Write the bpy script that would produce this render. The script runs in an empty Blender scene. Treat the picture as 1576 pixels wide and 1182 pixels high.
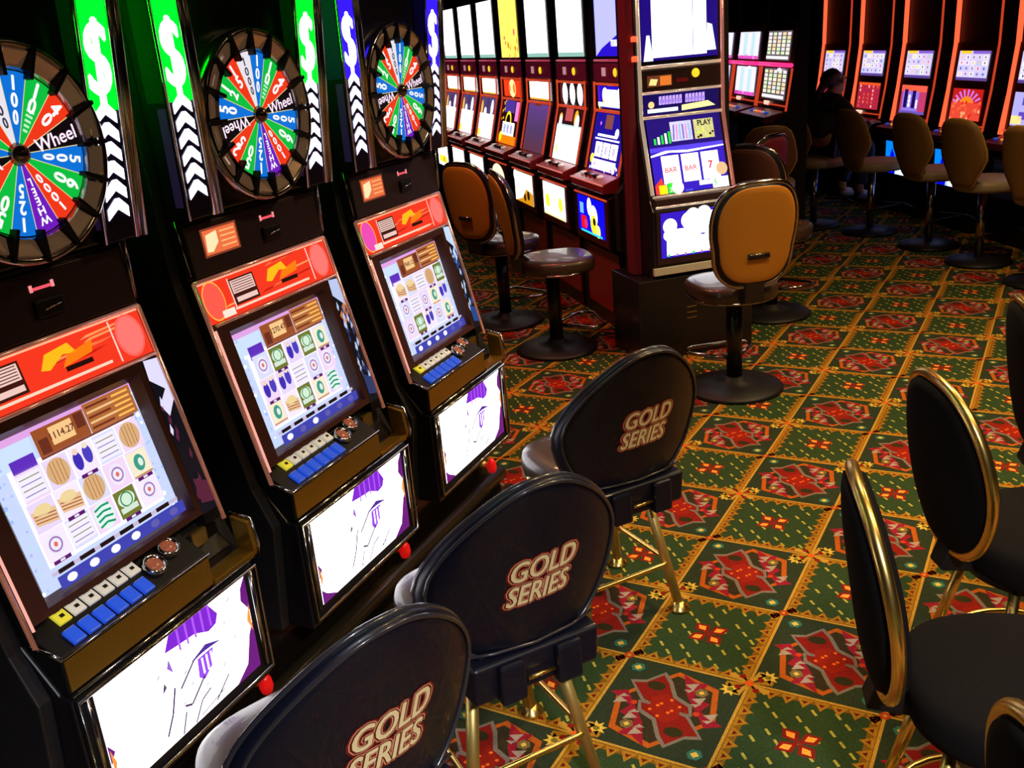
import bpy, bmesh, math, random
from mathutils import Vector, Matrix, geometry
random.seed(7)
SC = bpy.context.scene
COL = SC.collection
PI = math.pi
sin, cos, rad = math.sin, math.cos, math.radians

# ------------------------------------------------------------------ camera, world, exposure, lights
cam_d = bpy.data.cameras.new('camera'); cam = bpy.data.objects.new('camera', cam_d); COL.objects.link(cam)
FPX = 1512.46
cam_d.sensor_fit = 'HORIZONTAL'; cam_d.sensor_width = 36.0; cam_d.lens = 36.0 * FPX / 1576.0
cam_d.clip_start = 0.05; cam_d.clip_end = 60
WR = Matrix(((0.87548975, 0.47641675, -0.08089983), (0.09247891, -0.32949951, -0.93961573), (-0.47430512, 0.81514241, -0.33253195)))
xr, yd, zf = Vector(WR[0]), Vector(WR[1]), Vector(WR[2])
m3 = Matrix((xr, -yd, -zf)).transposed()
cam.matrix_world = Matrix.Translation((0, 0, 1.8)) @ m3.to_4x4()
SC.camera = cam
SC.view_settings.view_transform = 'Standard'; SC.view_settings.look = 'None'
SC.view_settings.gamma = 1.0; SC.view_settings.use_curve_mapping = False; SC.view_settings.exposure = 0.0
w = bpy.data.worlds.new('world'); SC.world = w; w.use_nodes = True
w.node_tree.nodes['Background'].inputs[0].default_value = (0.02, 0.012, 0.02, 1)
w.node_tree.nodes['Background'].inputs[1].default_value = 0.25
CEIL = 3.0
LIGHTS = [  # x, y, energy, colour, size : round downlights in the unseen ceiling, some added as fill
    (0.55, 1.7, 17, (1, .70, .34), .30), (-0.45, 3.2, 24, (1, .74, .38), .30), (0.9, 4.0, 30, (1, .72, .36), .30),
    (-0.3, 5.0, 24, (1, .68, .32), .30), (-0.1, 6.5, 9, (1, .62, .28), .30), (1.7, 2.6, 20, (1, .72, .38), .30), (1.2, -0.5, 190, (.90, .90, 1), .30),  # cool lamp added to brighten stool lettering, farthest warm one for the tan chairs
    (-3.2, 4.3, 16, (1, .50, .25), .30), (-2.2, 4.5, 9, (1, .12, .14), .30)]  # both added: warm fill for the amber chairs, red fill for the column
for lx, ly, en, lc, sz in LIGHTS:
    ld = bpy.data.lights.new('unseen_downlight_lamp', 'AREA'); ld.shape = 'DISK'; ld.size = sz; ld.energy = en; ld.color = lc
    ld.spread = rad(120)
    lo = bpy.data.objects.new('unseen_downlight_lamp', ld); lo.location = (lx, ly, CEIL - .035); COL.objects.link(lo)

# ------------------------------------------------------------------ colours and materials
def lin(c):
    f = lambda v: v / 12.92 if v <= .04045 else ((v + .055) / 1.055) ** 2.4
    return tuple(f(min(v, 1.0)) * (v if v > 1 else 1) for v in c)
_M = {}
def mat(name, c, rough=.5, metal=0., emis=None, es=1., noise=None, bump=None, coat=0., spec=.5, trans=0.):
    if name in _M: return _M[name]
    m = bpy.data.materials.new(name); m.use_nodes = True; nt = m.node_tree; b = nt.nodes['Principled BSDF']
    b.inputs['Base Color'].default_value = (*c, 1); b.inputs['Roughness'].default_value = rough
    b.inputs['Metallic'].default_value = metal; b.inputs['Coat Weight'].default_value = coat
    b.inputs['Specular IOR Level'].default_value = spec
    if trans: b.inputs['Transmission Weight'].default_value = trans
    if emis: b.inputs['Emission Color'].default_value = (*emis, 1); b.inputs['Emission Strength'].default_value = es
    if noise or bump:
        tc = nt.nodes.new('ShaderNodeTexCoord'); nz = nt.nodes.new('ShaderNodeTexNoise'); nz.inputs['Detail'].default_value = 3
        nz.inputs['Scale'].default_value = (noise or bump)[0]; nt.links.new(tc.outputs['Object'], nz.inputs['Vector'])
        if noise:
            mx = nt.nodes.new('ShaderNodeMix'); mx.data_type = 'RGBA'
            mx.inputs[6].default_value = (*[v * (1 - noise[1]) for v in c], 1); mx.inputs[7].default_value = (*[min(1, v * (1 + noise[1])) for v in c], 1)
            nt.links.new(nz.outputs['Fac'], mx.inputs[0]); nt.links.new(mx.outputs[2], b.inputs['Base Color'])
        if bump:
            nb = nt.nodes.new('ShaderNodeTexNoise'); nb.inputs['Scale'].default_value = bump[0]; nt.links.new(tc.outputs['Object'], nb.inputs['Vector'])
            bp = nt.nodes.new('ShaderNodeBump'); bp.inputs['Strength'].default_value = bump[1]; bp.inputs['Distance'].default_value = .002
            nt.links.new(nb.outputs['Fac'], bp.inputs['Height']); nt.links.new(bp.outputs['Normal'], b.inputs['Normal'])
    _M[name] = m; return m
def art_mat(name, base, emit, rough, coat=0.):
    """surface whose printed pattern sits in the colour attribute; emit>0: back-lit print"""
    if name in _M: return _M[name]
    m = bpy.data.materials.new(name); m.use_nodes = True; nt = m.node_tree; b = nt.nodes['Principled BSDF']
    at = nt.nodes.new('ShaderNodeAttribute'); at.attribute_name = 'Col'
    if base: 
        if emit: b.inputs['Base Color'].default_value = (base, base, base, 1)
        else: nt.links.new(at.outputs['Color'], b.inputs['Base Color'])
    else: b.inputs['Base Color'].default_value = (.01, .01, .01, 1)
    b.inputs['Roughness'].default_value = rough; b.inputs['Coat Weight'].default_value = coat
    if emit:
        nt.links.new(at.outputs['Color'], b.inputs['Emission Color']); b.inputs['Emission Strength'].default_value = emit
    _M[name] = m; return m
BLK = mat('black_laminate', (.009, .008, .010), .28, noise=(40, .3))
BLKM = mat('black_matte_plastic', (.006, .005, .006), .5, spec=.3)
SIDE = mat('black_cabinet_side', (.020, .018, .020), .42, noise=(25, .3))
PANEL = mat('dark_brown_metal_panel', (.045, .022, .026), .42, metal=.2, noise=(60, .15))
BROWN = mat('brown_screen_frame', (.075, .022, .016), .4)
CHR = mat('chrome', (.75, .73, .75), .12, 1.)
CHRD = mat('smoked_chrome', (.45, .40, .38), .18, 1.)
GOLD = mat('polished_gold_metal', (.90, .62, .18), .27, 1.)
BRASS = mat('brushed_brass', (.70, .53, .17), .45, .9)
GOLDP = mat('gold_anodised_panel', (.42, .23, .03), .34, .75, noise=(120, .12))
LEA = mat('black_leather', (.0045, .0055, .015), .40, bump=(420, .12), coat=.12, spec=.35)
LEAS = mat('warm_lit_leather_seat', (.050, .030, .020), .36, bump=(300, .12), coat=.3)  # brown base stands in for warm light reflected on black leather
PIPE = mat('black_piping', (.03, .028, .035), .25, coat=.4)
AMB = mat('amber_vinyl', (.50, .19, .018), .42, bump=(250, .1))
TAN = mat('tan_vinyl', (.21, .11, .026), .5)
TANS = mat('beige_vinyl_seat', (.30, .24, .15), .5)
MAR = mat('dark_red_vinyl', (.16, .03, .02), .5)
FAB = mat('black_speckled_fabric', (.0036, .0027, .0029), .95, spec=.15, noise=(260, .7), bump=(500, .3))
REDL = mat('red_glow_edge', (.3, .02, .01), .3, emis=(1., .09, .03), es=.55)  # glow stands in for red neon reflected on the reel machine trims
REDB = mat('bright_red_light_strip', (.3, .02, .01), .3, emis=(1., .10, .035), es=1.6)
REDP = mat('red_gloss_panel', (.38, .025, .03), .25, metal=.2, noise=(60, .2))
REDD = mat('dark_red_panel', (.10, .008, .012), .35)
PINK = mat('pink_light_strip', (.3, .02, .1), .3, emis=(1., .03, .22), es=1.3)
REDK = mat('red_glass_knob', (.7, .01, .01), .15, emis=(1, .01, .01), es=.35)
YEL = mat('yellow_coin_light', (.8, .5, .02), .3, emis=(1., .58, .02), es=1.2)
WHT = mat('white_button', (.85, .8, .7), .3, emis=(.9, .85, .75), es=.35)
BLU = mat('blue_button', (.02, .08, .6), .3, emis=(.02, .10, .8), es=.55)
YELB = mat('yellow_button', (.8, .7, .05), .3, emis=(.9, .8, .05), es=.5)
GRN = mat('green_light', (.02, .6, .1), .3, emis=(.02, .9, .1), es=1.)
SIGN = mat('lit_sign', (.8, .8, .8), .3, emis=(1, .42, .22), es=.9)
ARTE = art_mat('backlit_print', .02, 1., .18)
GLOW = art_mat('side_spill_glow', .02, 16., .3)
ARTS = art_mat('lcd_screen', .02, 1., .12)
ARTP = art_mat('printed_artwork', 1, 0, .35)

# ------------------------------------------------------------------ mesh helpers
def tag(o, label=None, cat=None, group=None, kind=None):
    if label: o['label'] = label
    if cat: o['category'] = cat
    if group: o['group'] = group
    if kind: o['kind'] = kind
    return o
def empty(name, loc, rz, label, cat, group=None):
    o = bpy.data.objects.new(name, None); COL.objects.link(o); o.location = loc; o.rotation_euler = (0, 0, rz)
    o.empty_display_size = .1
    return tag(o, label, cat, group)
class MB:
    def __init__(s): s.v = []; s.f = []; s.sm = []
    def add(s, vs, fs, smooth=False):
        n = len(s.v); s.v += [tuple(v) for v in vs]; s.f += [tuple(i + n for i in f) for f in fs]; s.sm += [smooth] * len(fs); return s
    def box(s, x0, x1, y0, y1, z0, z1):
        return s.add([(x, y, z) for x in (x0, x1) for y in (y0, y1) for z in (z0, z1)],
                     [(0, 1, 3, 2), (4, 6, 7, 5), (0, 4, 5, 1), (2, 3, 7, 6), (0, 2, 6, 4), (1, 5, 7, 3)])
    def prism(s, prof, y0, y1):
        """profile in (x,z) extruded along y"""
        n = len(prof); a = sum(prof[i][0] * prof[(i + 1) % n][1] - prof[(i + 1) % n][0] * prof[i][1] for i in range(n))
        if a < 0: prof = prof[::-1]
        vs = [(x, y0, z) for x, z in prof] + [(x, y1, z) for x, z in prof]
        fs = [tuple(range(n)), tuple(range(2 * n - 1, n - 1, -1))] + [(i, i + n, (i + 1) % n + n, (i + 1) % n) for i in range(n)]
        return s.add(vs, fs)
    def tube(s, pts, r, closed=False, n=10, caps=True):
        pts = [Vector(p) for p in pts]; m = len(pts); rr = r if isinstance(r, (list, tuple)) else [r] * m
        ring = []; prev = None
        for i, p in enumerate(pts):
            a = pts[(i - 1) % m] if (closed or i > 0) else p; b = pts[(i + 1) % m] if (closed or i < m - 1) else p
            t = (b - a).normalized()
            if prev is None:
                u = t.cross(Vector((0, 0, 1)));
                if u.length < .05: u = t.cross(Vector((1, 0, 0)))
                u.normalize()
            else: u = (prev - t * prev.dot(t)).normalized()
            prev = u; v = t.cross(u)
            ring.append([p + (u * cos(2 * PI * k / n) + v * sin(2 * PI * k / n)) * rr[i] for k in range(n)])
        vs = [q for rg in ring for q in rg]; fs = []
        for i in range(m if closed else m - 1):
            j = (i + 1) % m; off = 0
            if closed and j == 0:   # match twist
                off = min(range(n), key=lambda k: (ring[i][0] - ring[0][k]).length)
            for k in range(n):
                fs.append((i * n + k, i * n + (k + 1) % n, j * n + (k + 1 + off) % n, j * n + (k + off) % n))
        s.add(vs, fs, True)
        if not closed and caps: 
            s.add(ring[0], [tuple(range(n))[::-1]]); s.add(ring[-1], [tuple(range(n))])
        return s
    def lathe(s, prof, cx=0, cy=0, cz=0, n=40, axis='z', sm=True, caps=True):
        vs = []
        for r, h in prof:
            for k in range(n):
                a = 2 * PI * k / n
                vs.append((cx + r * cos(a), cy + r * sin(a), cz + h) if axis == 'z' else (cx + h, cy + r * cos(a), cz + r * sin(a)))
        fs = [(i * n + k, i * n + (k + 1) % n, (i + 1) * n + (k + 1) % n, (i + 1) * n + k) for i in range(len(prof) - 1) for k in range(n)]
        s.add(vs, fs, sm)
        if not caps: return s
        if prof[0][0] > 1e-5: s.add(vs[:n], [tuple(range(n))[::-1]])
        if prof[-1][0] > 1e-5: s.add(vs[-n:], [tuple(range(n))])
        return s
    def xform(s, fn): s.v = [tuple(fn(Vector(v))) for v in s.v]; return s
    def build(s, name, m, parent=None, bevel=0., seg=2, sub=0, kind=None, label=None):
        me = bpy.data.meshes.new(name); me.from_pydata(s.v, [], s.f); me.validate()
        bm = bmesh.new(); bm.from_mesh(me)
        bmesh.ops.remove_doubles(bm, verts=bm.verts, dist=1e-6)
        bmesh.ops.recalc_face_normals(bm, faces=bm.faces); bm.to_mesh(me); bm.free()
        if len(me.polygons) == len(s.sm):
            for p, q in zip(me.polygons, s.sm): p.use_smooth = q
        elif all(s.sm):
            for p in me.polygons: p.use_smooth = True
        me.materials.append(m)
        o = bpy.data.objects.new(name, me); COL.objects.link(o); o.parent = parent
        if bevel:
            b = o.modifiers.new('bevel', 'BEVEL'); b.width = bevel; b.segments = seg; b.limit_method = 'ANGLE'; b.angle_limit = rad(35)
        if sub:
            b = o.modifiers.new('subsurf', 'SUBSURF'); b.levels = sub; b.render_levels = sub
        if kind: o['kind'] = kind
        if label: o['label'] = label
        return o
def box(name, m, parent, x0, x1, y0, y1, z0, z1, bevel=.003, **k): return MB().box(x0, x1, y0, y1, z0, z1).build(name, m, parent, bevel, **k)

_T = {}
def glyphs(t):
    if t in _T: return _T[t]
    c = bpy.data.curves.new('t', 'FONT'); c.body = t; c.size = 1; c.align_x = 'CENTER'; c.align_y = 'CENTER'; c.resolution_u = 3
    o = bpy.data.objects.new('t', c); me = o.to_mesh()
    vs = [(v.co.x, v.co.y) for v in me.vertices]; fs = [tuple(p.vertices) for p in me.polygons]
    o.to_mesh_clear(); bpy.data.objects.remove(o); bpy.data.curves.remove(c)
    if vs:   # normalise: centred, height 1
        x0, x1 = min(v[0] for v in vs), max(v[0] for v in vs); y0, y1 = min(v[1] for v in vs), max(v[1] for v in vs)
        h = y1 - y0; vs = [((x - (x0 + x1) / 2) / h, (y - (y0 + y1) / 2) / h) for x, y in vs]; w_ = (x1 - x0) / h
    else: w_ = 1
    _T[t] = (vs, fs, w_); return _T[t]
class Art:
    """flat print made of coloured shapes in 2D; later shapes lie on top"""
    def __init__(s, step=.0003): s.items = []; s.d = 0.; s.step = step
    def up(s, k=1): s.d += s.step * k; return s
    def poly(s, pts, c, d=None):
        s.items.append(([tuple(p) for p in pts], None, lin(c), s.d if d is None else d)); return s
    def rect(s, x0, x1, y0, y1, c): return s.poly([(x0, y0), (x1, y0), (x1, y1), (x0, y1)], c)
    def disc(s, x, y, r, c, ry=None, n=20):
        ry = ry or r; return s.poly([(x + r * cos(2 * PI * k / n), y + ry * sin(2 * PI * k / n)) for k in range(n)], c)
    def ring(s, x, y, r0, r1, c, ry=1., n=24):
        for k in range(n):
            a, b = 2 * PI * k / n, 2 * PI * (k + 1) / n
            s.poly([(x + r0 * cos(a), y + ry * r0 * sin(a)), (x + r1 * cos(a), y + ry * r1 * sin(a)), (x + r1 * cos(b), y + ry * r1 * sin(b)), (x + r0 * cos(b), y + ry * r0 * sin(b))], c)
        return s
    def line(s, pts, w_, c):
        for a, b in zip(pts, pts[1:]):
            dx, dy = b[0] - a[0], b[1] - a[1]; L = math.hypot(dx, dy) or 1; nx, ny = -dy / L * w_ / 2, dx / L * w_ / 2
            s.poly([(a[0] - nx, a[1] - ny), (b[0] - nx, b[1] - ny), (b[0] + nx, b[1] + ny), (a[0] + nx, a[1] + ny)], c)
        return s
    def text(s, t, x, y, h, c, wx=1., rot=0., shear=0., bold=0.):
        vs, fs, w_ = glyphs(t); ca, sa = cos(rot), sin(rot)
        offs = [(0, 0)] if not bold else [(0, 0)] + [(bold * cos(q * PI / 4), bold * .8 * sin(q * PI / 4)) for q in range(0, 8, 2 if bold < .04 else 1)]
        for k_, (dx, dy) in enumerate(offs):
            P = [((v[0] * wx + v[1] * shear + dx) * h, (v[1] + dy) * h) for v in vs]
            s.items.append(([(x + p[0] * ca - p[1] * sa, y + p[0] * sa + p[1] * ca) for p in P], fs, lin(c), s.d + k_ * .000012))
        return s
    def build(s, name, fn, parent, m=None, label=None):
        V = []; Fc = []; Cc = []
        for pts, fs, c, d in s.items:
            n = len(V); V += [tuple(fn(p[0], p[1], d)) for p in pts]
            if fs is None:
                fs = [tuple(range(len(pts)))] if len(pts) <= 4 else geometry.tessellate_polygon([[Vector((p[0], p[1], 0)) for p in pts]])
            for f in fs:
                Fc.append(tuple(i + n for i in f)); Cc.append(c)
        me = bpy.data.meshes.new(name); me.from_pydata(V, [], Fc)
        ca = me.color_attributes.new('Col', 'FLOAT_COLOR', 'CORNER')
        buf = []
        for p, c in zip(me.polygons, Cc):
            buf += [c[0], c[1], c[2], 1.0] * len(p.vertices)
        ca.data.foreach_set('color', buf)
        me.materials.append(m or ARTE)
        o = bpy.data.objects.new(name, me); COL.objects.link(o); o.parent = parent
        if label: o['label'] = label
        return o
def plane(p0, p1, flip=False):
    """art plane in a machine frame: (y, s, d) -> point; s runs from p0=(x,z) up to p1"""
    L = math.hypot(p1[0] - p0[0], p1[1] - p0[1]); tx, tz = (p1[0] - p0[0]) / L, (p1[1] - p0[1]) / L
    nx, nz = tz, -tx
    return (lambda y, s_, d: (p0[0] + tx * s_ + nx * d, y, p0[1] + tz * s_ + nz * d)), L

# ------------------------------------------------------------------ room
def shell_box(name, x0, x1, y0, y1, z0, z1, m):
    return MB().box(x0, x1, y0, y1, z0, z1).build(name, m, None, kind='structure')
WALLM = mat('dark_maroon_wall', (.02, .006, .008), .7); CEILM = mat('dark_ceiling', (.02, .015, .015), .9)
RX0, RX1, RY0, RY1 = -7.5, 5.0, -2.5, 14.0
shell_box('ceiling', RX0, RX1, RY0, RY1, CEIL, CEIL + .1, CEILM)
shell_box('wall_back', RX0, RX1, RY1, RY1 + .1, 0, CEIL, WALLM)
shell_box('wall_front', RX0, RX1, RY0 - .1, RY0, 0, CEIL, WALLM)
shell_box('wall_left', RX0 - .1, RX0, RY0, RY1, 0, CEIL, WALLM)
shell_box('wall_right', RX1, RX1 + .1, RY0, RY1, 0, CEIL, WALLM)
def carpet():
    TX, TY, X0, Y0 = .3691, .3895, -1.400, 6.625
    A = Art(.00012)
    GR = (.175, .25, .135); GRD = (.165, .205, .135); GO = (.62, .44, .10); GOL = (.72, .55, .20); OR = (.68, .33, .09)
    RD = (.50, .10, .07); RDD = (.38, .08, .06); GY = (.46, .42, .38); YE = (.84, .70, .28)
    A.rect(RX0, RX1, RY0, RY1, (.20, .20, .10))
    far = lambda y: y > 7.6
    for i in range(-13, 9):
        for j in range(-10, 17):
            x0, y0 = X0 + i * TX, Y0 - j * TY         # lower-left corner of the cell
            cx, cy = x0 + TX / 2, y0 + TY / 2
            if not (-5.6 < cx < 1.6 and .3 < cy < 10.6): continue
            P = lambda u, v: (x0 + u * TX, y0 + v * TY)
            R = lambda u0, u1, v0, v1, c: A.rect(x0 + u0 * TX, x0 + u1 * TX, y0 + v0 * TY, y0 + v1 * TY, c)
            med = (i + j) % 2 == 1
            A.d = .0002
            if med:
                R(0, 1, 0, 1, GRD); A.d = .0004
                HX = [(.10, .52), (.19, .16), (.54, .06), (.90, .48), (.81, .84), (.46, .94)]
                A.poly([P(*p) for p in HX], OR)
                A.d = .0005; A.poly([P(.5 + (p[0] - .5) * .88, .5 + (p[1] - .5) * .88) for p in HX], (.20, .17, .10))
                for sg in (1, -1):
                    q = lambda u, v: P(.5 + sg * (u - .5), .5 + sg * (v - .5))
                    A.d = .0006   # pink flank with pale stripes
                    A.poly([q(.60, .70), q(.50, .93), q(.62, .86), q(.72, .88), q(.66, .70), q(.80, .66), q(.76, .56), q(.96, .46), q(.84, .40)], (.55, .10, .17))
                    A.d = .0007
                    for a, b in ((.60, .80), (.70, .66), (.84, .52)):
                        A.poly([q(a - .05, b + .01), q(a + .05, b + .06), q(a + .03, b - .03)], (.62, .56, .50)); A.poly([q(a - .04, b - .05), q(a + .04, b - .02), q(a + .01, b - .07)], (.62, .56, .50))
                    A.d = .0008
                    A.poly([q(.13, .72), q(.25, .76), q(.36, .90), q(.45, .81), q(.54, .66), q(.68, .60), q(.72, .48), q(.5, .5), q(.30, .52)], GY)
                A.d = .0009
                for sg in (1, -1):
                    q = lambda u, v: P(.5 + sg * (u - .5), .5 + sg * (v - .5))
                    A.poly([q(.17, .70), q(.26, .73), q(.36, .86), q(.43, .78), q(.52, .63), q(.66, .57), q(.69, .50), q(.5, .5), q(.32, .54)], RD)
                A.d = .0010
                A.poly([P(.36, .58), P(.46, .66), P(.60, .56), P(.64, .42), P(.54, .34), P(.40, .44)], (.56, .12, .06))
                for sg in (1, -1):
                    q = lambda u, v: P(.5 + sg * (u - .5), .5 + sg * (v - .5))
                    A.d = .0011
                    A.disc(*q(.35, .72), .075 * TX, (.19, .17, .08), .055 * TX, n=9)
                    A.disc(*q(.70, .76), .055 * TX, (.45, .38, .22), n=6); A.d += .0001; A.disc(*q(.70, .76), .025 * TX, YE, n=4)
                    for (a, b) in ((.52, .60), (.60, .55), (.46, .54), (.56, .49)): A.disc(*q(a, b), .016 * TX, (.95, .42, .12), n=5)
                    A.disc(*q(.74, .52), .03 * TX, (.75, .22, .12), n=5)
                    # corner diamond and corner flower
                    A.disc(*q(.13, .88), .060 * TX, (.20, .42, .36), n=6); A.d += .0001; A.disc(*q(.13, .88), .034 * TX, YE, n=4); A.d -= .0001
                    A.poly([(lambda r, a: (q(.885, .885)[0] + r * cos(a), q(.885, .885)[1] + r * sin(a)))((.085 if k % 2 else .045) * TX, k * PI / 8) for k in range(16)], YE)
                    A.d += .0001; A.disc(*q(.885, .885), .028 * TX, (.45, .42, .12), n=6); A.d -= .0001
            else:
                R(0, 1, 0, 1, GR); A.d = .0004
                for k in range(-4, 5):          # dashed diagonals
                    for s_ in range(0, 11):
                        u = .08 + s_ * .085 ; v = 1.0 - u * 1.0 + k * .19 
                        if .1 < u < .9 and .1 < v < .9 and (s_ + k) % 4 != 0:
                            A.line([P(u, v), P(u + .045, v - .05)], .008, (.66, .62, .26))
                A.d = .0005
                for a in range(4):
                    an = a * PI / 2 + PI / 4; ux, uy = cos(an), sin(an)
                    A.poly([(cx, cy), (cx + .10 * TX * ux - .07 * TX * uy, cy + .10 * TX * uy + .07 * TX * ux), (cx + .20 * TX * ux, cy + .17 * TX * uy),
                            (cx + .10 * TX * ux + .07 * TX * uy, cy + .10 * TX * uy - .07 * TX * ux)], RD)
                    A.d += .0001; A.poly([(cx + .05 * TX * ux, cy + .05 * TX * uy), (cx + .10 * TX * ux - .035 * TX * uy, cy + .10 * TX * uy + .035 * TX * ux), (cx + .16 * TX * ux, cy + .14 * TX * uy),
                            (cx + .10 * TX * ux + .035 * TX * uy, cy + .10 * TX * uy - .035 * TX * ux)], (.98, .62, .22)); A.d -= .0001
                # toothed gold border inside the cell
                nt_ = 8
                A.d = .0004
                for (u0, u1, v0, v1) in ((0, .085, 0, 1), (.915, 1, 0, 1), (0, 1, 0, .065), (0, 1, .935, 1)): R(u0, u1, v0, v1, (.48, .32, .08))
                A.d = .0005
                for k in range(nt_):
                    t0, t1 = k / nt_, (k + 1) / nt_; tm = (t0 + t1) / 2
                    for f in (lambda t, e: P(t, e), lambda t, e: P(t, 1 - e), lambda t, e: P(e, t), lambda t, e: P(1 - e, t)):
                        A.poly([f(t0, .02), f(t1, .02), f(tm, .125)], GO)
                        A.d += .0001; A.poly([f(tm - .025, .045), f(tm + .025, .045), f(tm, .08)], RDD); A.d -= .0001
            A.d = .0007
            R(-.012, .012, 0, 1, GOL); R(0, 1, -.010, .010, GOL)
            if (i + j) % 2 == 1:      # starburst on the corner shared by two medallion cells
                A.d = .0012
                for k in range(8):
                    an = k * PI / 4 + PI / 8; r = .17 * TX
                    A.poly([(x0, y0), (x0 + r * cos(an - .22), y0 + r * sin(an - .22)), (x0 + r * 1.1 * cos(an), y0 + r * 1.1 * sin(an)), (x0 + r * cos(an + .22), y0 + r * sin(an + .22))], GOL if k % 2 else GO)
                A.d = .0014
                for k in range(4):
                    an = k * PI / 2 + PI / 4; A.disc(x0 + .10 * TX * cos(an), y0 + .10 * TX * sin(an), .030 * TX, RD, n=5)
                A.disc(x0, y0, .04 * TX, (.85, .35, .10), n=6)
            else:
                A.d = .0012; A.disc(x0, y0, .045 * TX, (.66, .22, .08), n=6); A.d = .0013; A.disc(x0, y0, .018 * TX, GOL, n=5)
    m = art_mat('patterned_carpet', 1, 0, .95)
    nt = m.node_tree; b = nt.nodes['Principled BSDF']; tc = nt.nodes.new('ShaderNodeTexCoord'); nz = nt.nodes.new('ShaderNodeTexNoise')
    nz.inputs['Scale'].default_value = 330; nt.links.new(tc.outputs['Object'], nz.inputs['Vector'])
    bp = nt.nodes.new('ShaderNodeBump'); bp.inputs['Strength'].default_value = .6; bp.inputs['Distance'].default_value = .003
    nt.links.new(nz.outputs['Fac'], bp.inputs['Height']); nt.links.new(bp.outputs['Normal'], b.inputs['Normal'])
    hs = nt.nodes.new('ShaderNodeMixRGB'); hs.blend_type = 'MULTIPLY'; hs.inputs[0].default_value = 1
    rm = nt.nodes.new('ShaderNodeMapRange'); rm.inputs[3].default_value = .15; rm.inputs[4].default_value = 1.75
    nt.links.new(nz.outputs['Fac'], rm.inputs[0]); at = nt.nodes['Attribute']
    nt.links.new(at.outputs['Color'], hs.inputs[1]); nt.links.new(rm.outputs[0], hs.inputs[2]); nt.links.new(hs.outputs[0], b.inputs['Base Color'])
    b.inputs['Specular IOR Level'].default_value = .1
    o = A.build('floor', lambda x, y, d: (x, y, d - .0016), None, m); o['kind'] = 'structure'
carpet()
DLM = mat('unseen_downlight_lens', (.8, .7, .5), .4, emis=(1, .7, .35), es=2.); 
for q, (lx, ly, en, lc, sz) in enumerate(LIGHTS):
    t = empty('unseen_downlight', (lx, ly, CEIL), 0, 'unseen round downlight in the dark ceiling over the slot floor', 'light', 'unseen ceiling downlights')
    MB().lathe([(.15, 0), (.19, 0), (.19, -.012), (.155, -.02), (.15, 0)]).build('trim_ring', BRASS, t)
    MB().lathe([(0, -.004), (.15, -.004), (.15, 0), (0, 0)]).build('lens', DLM, t)

# ------------------------------------------------------------------ wheel slot machines (left)
W = (3.5, 3.4, 3.6); Wc = (1, 1, 1)
def symbol(A, x, y, w_, h, k):
    A.up()
    if k == 0:   # gold barrel
        A.disc(x, y, w_ * .4, (.86, .70, .50), h * .42); A.up()
        for q in (-.2, -.07, .07, .2): A.rect(x + q * w_ - .015 * w_, x + q * w_ + .015 * w_, y - h * .34, y + h * .34, (.75, .45, .25))
    elif k == 1:  # green sign
        A.rect(x - w_ * .42, x + w_ * .42, y - h * .45, y + h * .45, (.45, .48, .18)); A.up(); A.disc(x, y + h * .1, w_ * .34, (.85, .95, .85), h * .25); A.up()
        A.ring(x, y + h * .1, w_ * .2, w_ * .25, (.2, .55, .35)); A.rect(x - w_ * .35, x + w_ * .35, y - h * .3, y - h * .12, (.85, .92, .85))
    elif k == 2:  # teal hat
        A.disc(x, y, w_ * .38, (.90, .98, .95), h * .44); A.up()
        for q in range(4): A.line([(x - w_ * .3, y - h * .3 + q * h * .18), (x, y - h * .22 + q * h * .18), (x + w_ * .3, y - h * .3 + q * h * .2)], h * .07, (.05, .6, .42))
    elif k == 3:  # basket
        A.poly([(x - w_ * .35, y - h * .25), (x + w_ * .4, y - h * .35), (x + w_ * .45, y + h * .1), (x - w_ * .4, y + h * .2)], (.93, .78, .60)); A.up()
        for q in range(3): A.line([(x - w_ * .35, y - h * .15 + q * h * .1), (x + w_ * .4, y - h * .25 + q * h * .1)], h * .04, (.70, .42, .28))
        A.disc(x, y + h * .15, w_ * .3, (.95, .85, .62), h * .18)
    elif k == 4:  # paper sheets
        A.rect(x - w_ * .42, x + w_ * .42, y - h * .38, y + h * .38, (.97, .95, 1)); A.up()
        for q in range(4): A.rect(x - w_ * .36, x + w_ * .36, y - h * .28 + q * h * .17, y - h * .25 + q * h * .17, (.55, .52, .40) if q % 2 else (.55, .45, .75))
    elif k == 5:  # blue figures
        A.disc(x - w_ * .2, y, w_ * .17, (.25, .18, .72), h * .3); A.disc(x + w_ * .2, y + h * .08, w_ * .17, (.30, .25, .75), h * .3); A.up()
        A.disc(x - w_ * .2, y + h * .3, w_ * .1, (.95, .85, .75), h * .1); A.disc(x + w_ * .2, y + h * .36, w_ * .1, (.95, .9, .8), h * .1)
    elif k == 6:  # coin
        A.disc(x, y, w_ * .3, (.95, .93, 1), h * .35); A.up(); A.ring(x, y, w_ * .18, w_ * .24, (.65, .5, .75)); A.disc(x, y, w_ * .07, (.9, .45, .35), h * .08)
    else:         # plaque
        A.rect(x - w_ * .4, x + w_ * .4, y - h * .4, y + h * .4, (.98, .94, .82)); A.up(); A.disc(x, y, w_ * .22, (.25, .62, .55), h * .28); A.up(); A.disc(x + w_ * .05, y, w_ * .1, (.9, .95, .9), h * .14)
        A.rect(x - w_ * .4, x + w_ * .4, y - h * .44, y - h * .38, (.80, .55, .35))
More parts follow.
